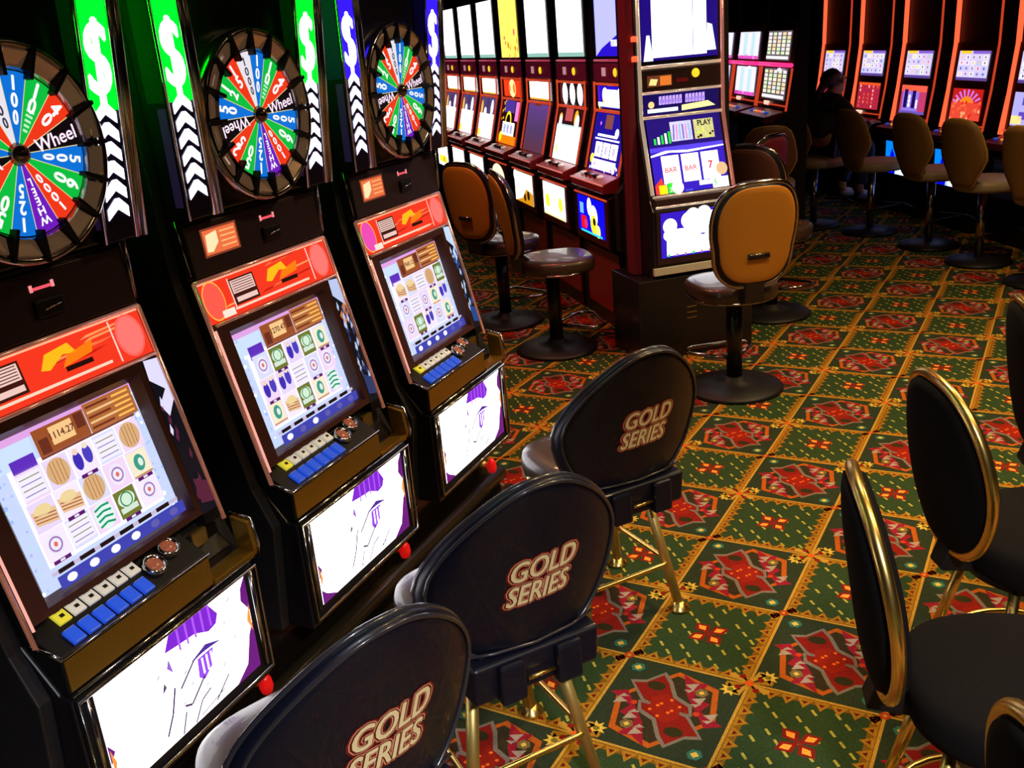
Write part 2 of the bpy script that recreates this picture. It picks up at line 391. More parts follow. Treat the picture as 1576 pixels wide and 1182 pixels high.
def wheel_machine(pose, seed, extra):
    rs = random.Random(seed)
    x, y, th = pose; t = empty('slot_machine', (x, y, 0), -th, extra, 'slot machine', None)
    # cabinet
    prof = [(-.42, .40), (.178, .40), (.178, .700), (.150, .705), (.078, .80), (-.046, 1.300), (-.014, 1.318), (-.014, 1.455), (-.035, 1.46), (-.035, 2.16), (-.42, 2.16)]
    MB().prism(prof, -.268, .268).build('cabinet', BLK, t, .004)
    sp = [(-.44, .40), (.10, .40), (.13, .70), (.085, .80), (-.035, 1.31), (-.045, 1.46), (-.07, 2.18), (-.44, 2.18)]
    for sg in (-1, 1):
        a = MB().prism(sp, sg * .268, sg * .300); a.build('side_panel', SIDE, t, .004)
    # belly door
    f = MB().box(.178, .184, -.262, .262, .415, .700).build('belly_door', BLKM, t, .002)
    A = Art(); mp, L = plane((.1845, .450), (.1845, .690)); hw = .225
    A.rect(-hw, hw, 0, L, W); A.up()
    PU = (.50, .12, .85); DP = (.42, .03, .50); ORN = (1, .62, .25)
    A.poly([(-.02, L), (.10, L), (.125, L * .84), (.115, L * .76), (.09, L * .74), (.05, L * .82), (.0, L * .84), (-.04, L * .86)], PU)
    for q in range(5): A.up(); A.rect(.0 + q * .024, .006 + q * .024, L * .78, L, (.72, .35, 1))
    A.poly([(hw, L), (hw, L * .62), (.20, L * .78), (.205, L * .90)], DP); A.poly([(hw, 0), (hw, L * .5), (.208, L * .4), (.185, L * .12), (.14, 0)], DP)
    A.poly([(-hw, 0), (-hw, L * .18), (-.205, L * .1), (-.16, 0)], DP)
    A.poly([(-hw, L * .5), (-hw, L * .3), (-.21, L * .4)], DP)
    A.up(); A.poly([(.222, L * .40), (.208, L * .55), (.222, L * .70)], ORN)
    A.poly([(-.222, L * .18), (-.222, L * .45), (-.212, L * .3)], ORN)
    # big lettering strokes left by the over-bright print
    A.up(); LN = (.30, .22, .38)
    A.line([(-.08, L * .12), (-.055, L * .28), (-.035, L * .50)], .0055, LN); A.poly([(-.07, L * .52), (-.055, L * .56), (-.06, L * .62)], LN); A.poly([(-.045, L * .72), (-.03, L * .64), (-.036, L * .80)], (.6, .4, .85))
    A.line([(-.02, L * .44), (.03, L * .60), (.06, L * .62)], .0055, LN); A.poly([(.02, L * .60), (.07, L * .66), (.12, L * .58), (.07, L * .60)], (.30, .16, .62))
    A.poly([(.04, L * .58), (.09, L * .58), (.08, L * .42), (.05, L * .34), (.035, L * .40)], (.62, .30, .98))
    for q in range(3): A.up(); A.rect(.05 + q * .014, .055 + q * .014, L * .40, L * .56, W)
    A.line([(-.02, L * .26), (.0, L * .22), (.05, L * .38)], .0055, LN); A.line([(-.04, L * .02), (-.02, L * .20)], .0045, LN); A.line([(.0, L * .02), (.03, L * .18), (.06, L * .22)], .0045, LN)
    A.line([(.07, L * .05), (.12, L * .20)], .0045, LN); A.line([(.02, L * .04), (.10, L * .10)], .003, LN)
    for q in range(9):
        xx, yy = rs.uniform(-.18, .19), rs.uniform(.05, .9) * L; A.line([(xx, yy), (xx + .008, yy + .006)], .003, LN)
    A.build('belly_glass', mp, f, label='blown-out white back-lit glass with purple artwork')
    tr = MB().tube([(.190, -.262, .425), (.190, .262, .425), (.190, .262, .697), (.190, -.262, .697)], .0045, closed=True, n=6)
    tr.tube([(.186, -.240, .44), (.186, -.240, .695)], .006, n=6); tr.tube([(.186, .245, .44), (.186, .245, .695)], .007, n=6)
    tr.build('door_trim', CHR, f)
    # button deck
    dk = MB().prism([(.085, .700), (.172, .708), (.172, .786), (.168, .790), (.085, .842), (.075, .842)], -.262, .145).build('button_deck', BLKM, t, .003)
    box('deck_front', GOLDP, dk, .172, .1765, -.258, .141, .716, .781, .001)
    MB().tube([(.176, -.262, .789), (.176, .145, .789)], .003, n=6).tube([(.178, -.262, .708), (.178, .262, .708)], .004, n=6).tube([(.112, -.268, .812), (.176, -.262, .789)], .004, n=6).build('deck_trim', CHR, dk)
    MB().box(.06, .135, .145, .262, .705, .74).prism([(.075, .70), (.10, .70), (.10, .80), (.075, .835)], .145, .262).build('coin_recess', BLKM, dk, .002)
    MB().prism([(.130, .71), (.178, .71), (.182, .73), (.172, .795), (.125, .806)], .280, .297).build('deck_arm', GOLDP, dk, .002); MB().prism([(.13, .704), (.176, .704), (.180, .722), (.13, .722)], .145, .285).build('deck_lip', GOLDP, dk, .002)
    MB().tube([(.118, .292, .812), (.172, .296, .799), (.184, .296, .735), (.180, .296, .708)], .0035, n=6).build('arm_trim', CHR, dk)
    box('ticket_slot', mat('brass_bracket', (.5, .36, .12), .3, .9), dk, .100, .116, .165, .215, .775, .815, .004)
    dp = lambda yy, s_, d: (.170 - .085 * s_ - (-.52) * d, yy, .789 + .053 * s_ + .85 * d)   # deck top plane, s 0..1
    def btn(yy, s_, m, hw_=.0125, hs=.17, nm='button'):
        o = MB(); pts = []
        for d in (.001, .007, .0085):
            k = 1 if d < .008 else .8
            for a, b in ((-1, -1), (1, -1), (1, 1), (-1, 1)): pts.append(dp(yy + a * hw_ * k, s_ + b * hs * k, d))
        fs = [(0, 1, 5, 4), (1, 2, 6, 5), (2, 3, 7, 6), (3, 0, 4, 7), (4, 5, 9, 8), (5, 6, 10, 9), (6, 7, 11, 10), (7, 4, 8, 11), (8, 9, 10, 11)]
        o.add(pts, fs); return o.build(nm, m, dk)
    for k in range(6):
        btn(-.195 + k * .0365, .74, YELB if k == 0 else WHT, .0142, .20)
        btn(-.206 + k * .0365, .22, BLU, .0142, .17)
    lab = Art(); lab.d = .0092
    for k in range(6):
        lab.rect(-.195 + k * .0365 - .008, -.195 + k * .0365 + .007, .79, .85, (.12, .08, .04)); lab.rect(-.195 + k * .0365 - .004, -.195 + k * .0365 + .006, .64, .72, (.12, .08, .04))
        lab.rect(-.206 + k * .0365 - .012, -.206 + k * .0365 + .012, .05, .065, (.6, .7, .95)); lab.rect(-.206 + k * .0365 - .012, -.206 + k * .0365 + .012, .375, .39, (.6, .7, .95))
    lab.build('button_lettering', dp, dk, ARTP)
    for yy, s_ in ((.030, .45), (.088, .62)):
        c = Vector(dp(yy, s_, 0)); o = MB().lathe([(.026, 0), (.027, .010), (.024, .015), (.019, .014), (.018, .011)], n=28)
        rot = Vector((.52, 0, .85)).to_track_quat('Z', 'Y').to_matrix(); o.xform(lambda v: c + rot @ v); db = o.build('round_button', CHR, dk)
        o = MB().lathe([(0, .016), (.010, .015), (.0175, .011), (.0175, .008)], n=28); o.xform(lambda v: c + rot @ v); o.build('button_cap', mat('amber_button_cap', (.25, .08, .04), .2, emis=(.5, .12, .06), es=.35), db)
    # sloped bezel: header, screen, side strip
    bz, BL = plane((.118, .806), (-.008, 1.311))
    fr = MB()
    def slab(b, y0, y1, s0, s1, d0, d1):
        b.add([bz(yy, ss, d) for yy in (y0, y1) for ss in (s0, s1) for d in (d0, d1)], [(0, 1, 3, 2), (4, 6, 7, 5), (0, 4, 5, 1), (2, 3, 7, 6), (0, 2, 6, 4), (1, 5, 7, 3)]); return b
    RD_ = -.030
    oy0, oy1, os0, os1, iy0, iy1, is0, is1 = -.258, .214, .038, .410, -.190, .190, .064, .370
    O = [bz(oy0, os0, .006), bz(oy1, os0, .006), bz(oy1, os1, .006), bz(oy0, os1, .006)]
    I1 = [bz(iy0 - .022, is0 - .012, .004), bz(iy1 + .010, is0 - .012, .004), bz(iy1 + .010, is1 + .016, .004), bz(iy0 - .022, is1 + .016, .004)]
    I2 = [bz(iy0, is0, RD_ + .002), bz(iy1, is0, RD_ + .002), bz(iy1, is1, RD_ + .002), bz(iy0, is1, RD_ + .002)]
    Bk = [bz(oy0, os0, RD_ - .004), bz(oy1, os0, RD_ - .004), bz(oy1, os1, RD_ - .004), bz(oy0, os1, RD_ - .004)]
    q4 = lambda a, b: [(a + k, a + (k + 1) % 4, b + (k + 1) % 4, b + k) for k in range(4)]
    fr.add(O + I1 + I2 + Bk, q4(0, 4) + q4(4, 8) + q4(0, 12) + [(12, 13, 14, 15)])
    fr.build('screen_frame', BROWN, t)
    hb = MB(); slab(hb, -.264, .264, .408, .519, RD_ - .004, .0015); hb.build('header_box', BLK, t)
    hb = MB(); slab(hb, .214, .264, .010, .408, RD_ - .004, .0035); hb.build('bezel_side', BLK, t); hb = MB(); slab(hb, -.264, -.256, .010, .408, RD_ - .004, .0035); hb.build('bezel_side', BLK, t)
    A = Art(); w2 = .19; S0, S1 = .062, .372; H = S1 - S0
    X = lambda u: -w2 + u * 2 * w2; Y = lambda v: S0 + v * H
    R = lambda u0, u1, v0, v1, c: A.rect(X(u0), X(u1), Y(v0), Y(v1), c)
    A.d = RD_ + .003
    WB = [(1.12, 1.06, 1.22), (1.02, 1.0, 1.08), (.98, .95, 1.04)][extra_b(seed)]
    R(0, 1, 0, 1, (.80, .86, 1.02)); A.up(); R(.09, .92, .14, .80, WB); R(0, 1, .95, 1, (.90, .66, .92)); R(0, .28, .80, .95, (.82, .90, 1.0))
    for q in range(60):
        u, v = rs.choice([rs.uniform(0, .08), rs.uniform(.93, 1)]), rs.uniform(0, .95); A.disc(X(u), Y(v), rs.uniform(.002, .005), rs.choice([W, (.65, .75, 1), (.75, .9, .95), (.9, .85, 1)]), n=6)
    A.up(); R(.12, .27, .74, .85, (.38, .18, .75)); R(.30, .64, .79, .97, (.62, .32, .16)); R(.645, .99, .79, .99, (.72, .42, .22)); A.up()
    R(.40, .55, .83, .95, (.98, .80, .55)); R(.32, .38, .80, .90, (.42, .18, .12)); R(.57, .63, .86, .96, (.42, .18, .12))
    for q in range(5): R(.66, .82 + .03 * (q % 2), .81 + q * .036, .825 + q * .036, (.95, .78, .55) if q % 2 else (.45, .2, .12)); R(.85, .97, .81 + q * .036, .825 + q * .036, (1, .75, .35))
    A.up(); A.text(['1114.27', '1270.47', '968.12'][seed % 3], X(.475), Y(.89), .014, (.40, .16, .10), bold=.03); R(.30, .95, .775, .79, (.48, .22, .16))
    order = [[4, 0, 7, 6, 6], [3, 5, 5, 4, 0], [7, 6, 0, 6, 7], [3, 4, 2, 1, 4]][:]
    rs2 = random.Random(seed + 40)
    syms = {0: [[6, 4, 2, 1, 6], [3, 3, 0, 6, 7], [4, 0, 5, 4, 0]], 1: [[7, 3, 1, 7, 2], [5, 5, 4, 6, 6], [6, 1, 5, 1, 7]], 2: [[6, 1, 5, 6, 7], [6, 4, 6, 7, 5], [3, 3, 4, 0, 1]]}[extra_b(seed)]
    for r_ in range(3):
        for c_ in range(5):
            A.up(.3); R(.10 + c_ * .165, .255 + c_ * .165, .165 + r_ * .205, .362 + r_ * .205, [(.98, .93, 1.08), (.93, .86, 1.0), (.97, .86, .98), (.88, .88, 1.06)][(r_ * 5 + c_ * 3 + seed) % 4]); symbol(A, X(.175 + c_ * .165), Y(.265 + r_ * .205), .066, .066, syms[r_][c_])
            if (r_ * 5 + c_ + seed) % 3 == 0:
                A.up(); R(.12 + c_ * .165, .23 + c_ * .165, .145 + r_ * .205, .170 + r_ * .205, (.36, .08, .42)); A.up(); R(.16 + c_ * .165, .19 + c_ * .165, .15 + r_ * .205, .165 + r_ * .205, (.95, .9, 1))
    A.up(); R(.06, .97, .10, .125, (.80, .74, .86)); A.up()
    for q in range(6): R(.10 + q * .14, .20 + q * .14, .098, .127, (.12, .03, .05)); 
    R(.08, 1, 0, .085, (.25, .26, .70)); A.up()
    for q in range(6): A.disc(X(.16 + q * .15), Y(.042), .0125, (1, 1, 1.1) if q in ((0, 2) if seed % 2 else (0, 1, 2, 3)) else (.38, .36, .68), .0085, n=10)
    A.build('screen', bz, t, ARTS)
    A = Art(); A.d = .002; h0, h1 = .415, .518; OE = (1.0, .30, .16); HH = h1 - h0
    A.rect(-.262, .262, h0, h1, (.98, .22, .12)); A.up()
    for q in range(7):
        yy = h0 + rs.uniform(.05, .9) * HH; xx = rs.uniform(-.2, .1); A.poly([(xx, yy), (xx + .09, yy + .004), (xx + .13, yy + .010), (xx + .02, yy + .006)], rs.choice([(1, .45, .25), (.80, .10, .06), (1, .6, .35)]))
    A.rect(-.262, .262, h1 - .006, h1, (1.2, .75, .60)); A.rect(-.16, .15, h0 + .012, h0 + .018, (1, .85, .75)); A.up()
    dcol = (1.0, .36, .30) if seed < 2 else (.95, .30, .72)
    A.disc(-.222, h0 + HH * .5, .034, dcol, HH * .44); A.disc(.218, h0 + HH * .5, .038, (1.0, .40, .36), HH * .46); A.up(); A.ring(-.222, h0 + HH * .5, .034, .037, (1, .72, .30), HH * .44 / .034); A.disc(.218, h0 + HH * .5, .033, (1.0, .48, .45), HH * .40)
    A.rect(.172, .176, h0 + .006, h1 - .008, (1, .85, .80)); A.rect(-.155, -.060, h0 + .022, h1 - .016, (.25, .08, .06)); A.up()
    A.rect(-.158, -.154, h0 + .018, h1 - .012, (1, .85, .8)); A.rect(-.150, -.065, h0 + .050, h1 - .020, (.96, .80, .76)); A.rect(-.145, -.066, h0 + .028, h0 + .040, (.96, .80, .76)); A.up()
    for q in range(5): A.rect(-.146, -.069, h0 + .054 + q * .006, h0 + .056 + q * .006, (.35, .14, .12))
    A.poly([(-.02, h0 + .05), (0, h0 + .078), (.06, h0 + .085), (.075, h0 + .06), (.04, h0 + .066), (.0, h0 + .045)], (1, .75, .10)); A.poly([(.03, h0 + .04), (.11, h0 + .05), (.12, h0 + .074), (.05, h0 + .062)], (1, .50, .06))
    A.up(); A.rect(.035, .105, h0 + .030, h0 + .040, (.14, .04, .03)); A.rect(-.21, -.165, h0 + .004, h0 + .022, (1, .92, .85))
    A.build('header_glass', bz, t, label='red back-lit header glass with round emblems')
    A = Art(); A.d = .004
    A.poly([(.216, .035), (.262, .035), (.262, .405), (.218, .405)], (.035, .04, .09)); A.up()
    pal = [[(.9, .88, 1.0), (.35, .12, .22)], [(.75, .80, .95), (.18, .22, .40)], [(.80, .88, 1.0), (.12, .28, .55)]][extra_b(seed)]
    A.poly([(.218, .36), (.262, .32), (.262, .40), (.222, .404)], pal[0]); A.poly([(.22, .30), (.262, .34), (.262, .30), (.235, .27)], (.8, .5, .3) if seed == 1 else pal[0])
    for q in range(26 if seed else 10):
        xx, yy = rs.uniform(.220, .256), rs.uniform(.06, .32); A.up(.1); A.poly([(xx, yy), (xx + .006, yy + .012), (xx + .003, yy + .028), (xx - .004, yy + .01)], rs.choice(pal))
    A.up(); A.poly([(.224, .06), (.262, .05), (.262, .10), (.226, .12)], pal[1])
    A.build('side_glass', bz, t)
    tr = MB()
    for yy in (-.268, .268): tr.tube([bz(yy, .0, .004), bz(yy, BL, .004)], .0055, n=6)
    tr.tube([bz(-.268, BL, .004), bz(.268, BL, .004)], .005, n=6); tr.tube([bz(-.25, .410, .006), bz(.262, .410, .006)], .004, n=6)
    tr.build('bezel_trim', mat('pink_glow_chrome', (.95, .62, .55), .2, 1., emis=(1, .35, .22), es=.18), t)  # chrome trim; faint pink glow stands in for reflected light
    MB().tube([bz(-.258, .03, .006), bz(-.258, .40, .006)], .0032, n=6).build('edge_light', mat('warm_edge_light', (.8, .3, .2), .3, emis=(1, .45, .38), es=.9), t)
    # bill acceptor box
    ub = MB().prism([(-.03, 1.322), (.004, 1.322), (-.008, 1.445), (-.03, 1.452)], -.262, .262).build('acceptor_panel', PANEL, t, .003)
    A = Art(); mp, L = plane((.0042, 1.322), (-.0078, 1.445)); A.d = .001
    A.rect(-.215, -.085, .040, .108, (.55, .24, .16)); A.up(); A.rect(-.209, -.091, .045, .103, (.95, .45, .26)); A.up(); A.poly([(-.205, .052), (-.185, .05), (-.160, .070), (-.160, .098), (-.20, .092)], (1.0, .93, .72))
    for q in range(4): A.rect(-.150, -.096, .055 + q * .012, .059 + q * .012, (1, .72, .45))
    A.build('bill_sign', mp, ub)
    MB().box(-.004, .008, .005, .075, 1.355, 1.392).build('bill_slot', BLKM, ub, .004)
    MB().tube([(.010, .022, 1.372), (.010, .062, 1.376)], .002, n=6).build('slot_lip', CHR, ub)
    A = Art(); A.d = .001; A.rect(.01, .065, .088, .094, (1, .35, .42)); A.rect(.008, .016, .086, .100, (1, .6, .6)); A.rect(.06, .068, .086, .100, (1, .6, .6)); A.build('slot_light', mp, ub)
    # wheel head
    hd = MB().box(-.04, .002, -.262, .262, 1.462, 2.15).build('wheel_head', BLK, t, .006)
    tl = -.06; WC = Vector((.030, .030, 1.668)); RW = .150
    def wp(yy, zz, d): return (WC.x + d - zz * tl * 0 , WC.y + yy, WC.z + zz)
    A = Art(.0004)
    sect = [('1000', (.92, .90, .94), (.25, .22, .3)), ('100', (.05, .45, .85), Wc), ('10', (.05, .75, .25), Wc), ('40', (.95, .22, .10), Wc), ('Wheel', (.06, .03, .05), Wc), ('500', (.05, .45, .85), Wc),
            ('60', (.05, .75, .25), Wc), ('1000', (.95, .22, .10), Wc), ('WHEEL', (.45, .10, .75), Wc), ('125', (.05, .45, .85), Wc), ('50', (.05, .75, .25), Wc), ('25', (.95, .22, .10), Wc), ('Wheel', (.06, .03, .05), Wc),
            ('50', (.05, .45, .85), Wc), ('12', (.05, .75, .25), Wc), ('15', (.95, .22, .10), Wc)]
    for k, (tx, c, tc_) in enumerate(sect):
        a0 = rad(90) - rad(22.5) * (k - 1); a1 = a0 - rad(22.5); am = (a0 + a1) / 2
        A.d = 0; A.poly([(0, 0)] + [(RW * cos(a0 + (a1 - a0) * q / 3), RW * sin(a0 + (a1 - a0) * q / 3)) for q in range(4)], c)
        A.d = .0004; A.line([(0, 0), (RW * cos(a0), RW * sin(a0))], .0016, (.9, .85, .6))
        A.d = .0008; n = len(tx)
        if tx == 'Wheel': A.text(tx, RW * .62 * cos(am), RW * .62 * sin(am), .026, (1.2, .95, 1.1), rot=am, bold=.02)
        else:
            for q, ch in enumerate(tx):
                r_ = RW * (.86 - q * (.62 / max(n, 3))); hh = min(.036, RW * .50 / max(n, 2.6)); 
                A.text(ch, r_ * cos(am), r_ * sin(am), hh, tc_, wx=.9 * min(1, r_ / RW + .25) * (1.25 if n > 3 else 1), rot=am - PI / 2, bold=.05)
            if tx == '10':
                for q in range(5): A.line([(RW * (.58 - q * .065) * cos(am - .1), RW * (.58 - q * .065) * sin(am - .1)), (RW * (.58 - q * .065) * cos(am + .1), RW * (.58 - q * .065) * sin(am + .1))], .005, (.75, .95, .8))
    wh = A.build('wheel', wp, t, label='wheel of coloured number sectors')
    MB().lathe([(.150, -.028), (.152, .002), (.156, .010)], WC.x, WC.y, WC.z, 48, 'x', caps=False).build('wheel_bowl', CHRD, t)
    o = MB(); o.lathe([(.205, -.028), (.208, -.01), (.204, .010), (.196, .014), (.190, .006), (.188, -.028)], WC.x, WC.y, WC.z, 64, 'x', caps=False); o.build('wheel_rim', CHRD, t)
    BRL = mat('bronze_lamp_lens', (.60, .40, .26), .16, .75, emis=(.55, .30, .16), es=.10)  # faint glow stands in for surroundings reflected in the rim lenses
    for k in range(16):
        for a, nm in ((rad(22.5) * k, 'rim_divider'), (rad(22.5) * k + rad(11.25), 'rim_lamp')):
            c, s_ = cos(a), sin(a); o = MB()
            def pt(r_, w_, d): return (WC.x + d, WC.y + r_ * c - w_ * s_, WC.z + r_ * s_ + w_ * c)
            if nm == 'rim_divider':
                o.add([pt(r_, w_, d) for r_ in (.140, .202) for w_ in (-.004, .004) for d in (-.02, .018)], [(0, 1, 3, 2), (4, 6, 7, 5), (0, 4, 5, 1), (2, 3, 7, 6), (0, 2, 6, 4), (1, 5, 7, 3)]); o.build(nm, BLKM, t)
            else:
                o.add([pt(.156, -.022, .000), pt(.156, .022, .000), pt(.188, .029, .014), pt(.188, -.029, .014), pt(.156, -.022, -.02), pt(.156, .022, -.02), pt(.188, .029, -.02), pt(.188, -.029, -.02)],
                      [(0, 1, 2, 3), (0, 4, 5, 1), (1, 5, 6, 2), (2, 6, 7, 3), (3, 7, 4, 0)]); o.build(nm, BRL, t, .003)
    MB().lathe([(0, .022), (.010, .020), (.018, .012), (.022, .0), (.022, -.01)], WC.x, WC.y, WC.z, 24, 'x').build('hub', mat('bronze_hub', (.30, .18, .13), .15, .9), wh)
    # light columns
    for sg in (-1, 1):
        yb, yt = sg * .232 + .005, sg * .285 + .005
        def cp(yy, s_, d, yb=yb, yt=yt):   # s height 0..0.70 above 1.47
            k = s_ / .70; return (.020 + .035 * k + d - 4.5 * yy * yy * 0, yb + (yt - yb) * k * (.70) + yy, 1.462 + s_)
        o = MB(); n = 8
        for s_ in (0, .70):
            o.v += [cp(yy, s_, d) for yy, d in ((-.042, -.06), (-.042, 0.002), (-.034, .004), (.034, .004), (.042, .002), (.042, -.06))]
        o.f = [(i, (i + 1) % 6, (i + 1) % 6 + 6, i + 6) for i in range(6)] + [(5, 4, 3, 2, 1, 0), (6, 7, 8, 9, 10, 11)]; o.sm = [False] * len(o.f)
        c_ = o.build('light_column', mat('dark_purple_lens', (.02, .012, .035), .12), t, .004)
        tr = MB()
        for yy, r_ in ((-.043, .004), (.043, .006)): tr.tube([cp(yy, 0, .004), cp(yy, .70, .004)], r_, n=8)
        MB().tube([cp(.066, 0, -.006), cp(.066, .70, -.006)], .015, n=12).build('column_tube', CHRD, c_)
        tr.build('column_trim', CHR, c_)
        A = Art(); A.d = .005
        gc = (.0, 2.6, .2) if seed < 2 else (.22, .10, 2.4)
        A.rect(-.036, .036, .262, .70, gc); A.up()
        DW = (6, 6.5, 6) if seed < 2 else (5, 4.6, 6.5)
        A.text('$', 0, .355, .165, DW, wx=.60, bold=.022); A.text('$', 0, .57, .165, DW, wx=.60, bold=.022); A.up()
        CW = (4.2, 4.2, 5) if seed < 2 else (1.5, 1.4, 2.0)
        for k in range(6):
            z0 = .058 + k * .038; A.poly([(-.029, z0 - .012), (0, z0 + .008), (.029, z0 - .012), (.029, z0 + .010), (.006, z0 + .030), (-.006, z0 + .030), (-.029, z0 + .010)], CW)
        for sd in (-1, 1):  # added glow: far side spills onto next cabinet, near side imitates halo
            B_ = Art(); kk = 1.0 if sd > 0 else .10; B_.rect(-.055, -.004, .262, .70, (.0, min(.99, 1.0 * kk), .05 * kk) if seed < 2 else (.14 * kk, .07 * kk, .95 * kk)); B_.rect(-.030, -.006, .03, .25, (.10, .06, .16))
            B_.build('column_spill_glow', lambda dd, s_, d, sd=sd: cp(sd * .0428, s_, dd), c_, GLOW if sd > 0 else None)
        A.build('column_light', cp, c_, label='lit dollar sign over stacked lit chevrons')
    MB().tube([(.0, .262, 1.465), (.0, .262, 1.33)], .005, n=6).build('shoulder_trim', CHRD, t); MB().tube([(-.02, -.275, 1.462), (-.005, -.27, 1.33)], .003, n=6).build('shoulder_trim', CHRD, t)
    if seed == 2:
        MB().lathe([(0, .0), (.044, .0), (.046, .006), (.043, .012), (0, .012)], .10, .300, .640, 28, 'x').build('round_plate', mat('belly_lit_pink_disc', (.8, .55, .52), .5, emis=(.9, .6, .6), es=.35), t, label='pale pink round disc sticking out at the side')  # disc is no lamp; its glow stands in for belly glass light
    return t
def extra_b(seed): return seed % 3
WM = [(-1.7307, 1.1558, -.0842), (-1.7899, 1.8703, -.0794), (-1.8743, 2.6076, -.0816)]
wheel_machine(WM[0], 0, 'nearest wheel slot machine, its prize wheel cut off by the left edge')
wheel_machine(WM[1], 1, 'middle of the three wheel slot machines, whole prize wheel between two green dollar columns')
wheel_machine(WM[2], 2, 'farthest of the three wheel slot machines, with blue-violet light column and small narrow-looking wheel')
# low continuous base under the wheel machines
bt = empty('machine_base', (-1.79, 1.87, 0), .0816, 'long glossy dark base with bumper rail under the wheel slot machines', 'machine base')
MB().box(-.42, .0, -1.7, 1.12, 0, .398).build('plinth', mat('glossy_dark_laminate', (.014, .009, .006), .12, noise=(30, .3)), bt, .004)
RUB = mat('glossy_black_rubber', (.022, .017, .010), .22)
MB().prism([(.0, .05), (.05, .05), (.05, .18), (.0, .19)], -1.7, 1.12).build('rail_backing', BLKM, bt)
MB().tube([(.052, -1.7, .205), (.052, 1.12, .205)], .030, n=18).build('upper_rail', RUB, bt)
MB().tube([(.085, -1.7, .110), (.085, 1.14, .110)], .042, n=18).build('lower_rail', RUB, bt)
for yy in (-.36, .365, 1.03):
    kn = MB().lathe([(.020, .0), (.018, .03), (.010, .045)], .0, yy, .275, 20, 'x').build('knob_holder', BRASS, bt, label='brass holder with red knob')
    MB().lathe([(0, -.030), (.014, -.028), (.019, -.010), (.016, .012), (.008, .024), (0, .026)], .066, yy, .278, 20).build('knob', REDK, kn)
for yy in (-.50, .17, .49, .86):
    MB().tube([(.0, yy, .345), (.028, yy, .345), (.032, yy + .03, .345), (.02, yy + .05, .345)], .005, n=8).build('brass_hook', GOLD, bt)
# ------------------------------------------------------------------ padded shells, stools
def outline(hw, h, n=56, e=2.6, waist=0., top=.78, bot=.9):
    """closed outline (s, h): superellipse whose half width varies with height"""
    P = []
    for k in range(n):
        a = 2 * PI * k / n; c, s_ = cos(a), sin(a)
        x_ = math.copysign(abs(c) ** (2 / e), c); z_ = math.copysign(abs(s_) ** (2 / e), s_)
        f = 1.0
        if z_ > 0: f = 1 - (1 - top) * z_ ** 1.5
        else: f = 1 - (1 - bot) * abs(z_) ** 1.5
        f -= waist * math.exp(-((z_ + .25) / .3) ** 2)
        P.append((x_ * hw * f, (z_ + 1) / 2 * h))
    return P
def shell(ol, fn, thick, inset=0., dome=.6, rings=7, back=True):
    """pad between offset -thick/2 and +thick/2; fn(s,h,d)->point"""
    cx = sum(p[0] for p in ol) / len(ol); cy = sum(p[1] for p in ol) / len(ol); n = len(ol); V = []; F = []
    rr = [1 - (q / rings) ** 1.0 for q in range(rings)]
    def side(sg):
        idx = []
        for q, r in enumerate(rr):
            d = sg * thick / 2 * (dome + (1 - dome) * (1 - r ** 4)) if q else sg * thick / 2 * dome * .35
            base = len(V)
            for p in ol:
                s_ = cx + (p[0] - cx) * (r if q else 1.0) * (1 - (0.0 if q else 0)); h = cy + (p[1] - cy) * (r if q else 1.0); V.append(fn(s_, h, d))
            idx.append(base)
            if q == 0:
                base = len(V)
                for p in ol: V.append(fn(cx + (p[0] - cx) * .975, cy + (p[1] - cy) * .975, sg * thick / 2 * (dome + .0)))
                idx.append(base)
        c = len(V); V.append(fn(cx, cy, sg * thick / 2)); 
        for a, b in zip(idx, idx[1:]):
            for k in range(n): F.append((a + k, a + (k + 1) % n, b + (k + 1) % n, b + k))
        for k in range(n): F.append((idx[-1] + k, idx[-1] + (k + 1) % n, c))
        return idx[0]
    a = side(1); b = side(-1)
    for k in range(n): F.append((a + k, b + k, b + (k + 1) % n, a + (k + 1) % n))
    m = MB(); m.add(V, F, True); return m
def seat_pad(hw, hl, z0, th, cx=0., e=3.0, n=44, dome=.25):
    P = []
    for k in range(n):
        a = 2 * PI * k / n; c, s_ = cos(a), sin(a)
        P.append((math.copysign(abs(c) ** (2 / e), c) * hl, math.copysign(abs(s_) ** (2 / e), s_) * hw * (1 - .08 * (1 if c < 0 else 0) * abs(c))))
    V = []; F = []; lv = [(.90, 0), (.98, th * .12), (1, th * .35), (1, th * .62), (.975, th * .84), (.90, th * .96), (.72, th * 1.03), (.4, th * (1.05 + dome * .1)), (0.05, th * (1.05 + dome * .1))]
    for r, z in lv:
        for p in P: V.append((cx + p[0] * r, p[1] * r, z0 + z))
    for i in range(len(lv) - 1):
        for k in range(n): F.append((i * n + k, i * n + (k + 1) % n, (i + 1) * n + (k + 1) % n, (i + 1) * n + k))
    F.append(tuple(range(n))[::-1]); F.append(tuple(range((len(lv) - 1) * n, len(lv) * n)))
    return MB().add(V, F, True)
def back_fn(x0, z0, lean, curl, R_=1.0):
    """s sideways, h up the back, d towards the front (+) or the rear (-)"""
    def fn(s_, h, d):
        x = x0 - lean * h + curl * s_ * s_ + d; return (x, s_, z0 + h - d * lean)
    return fn
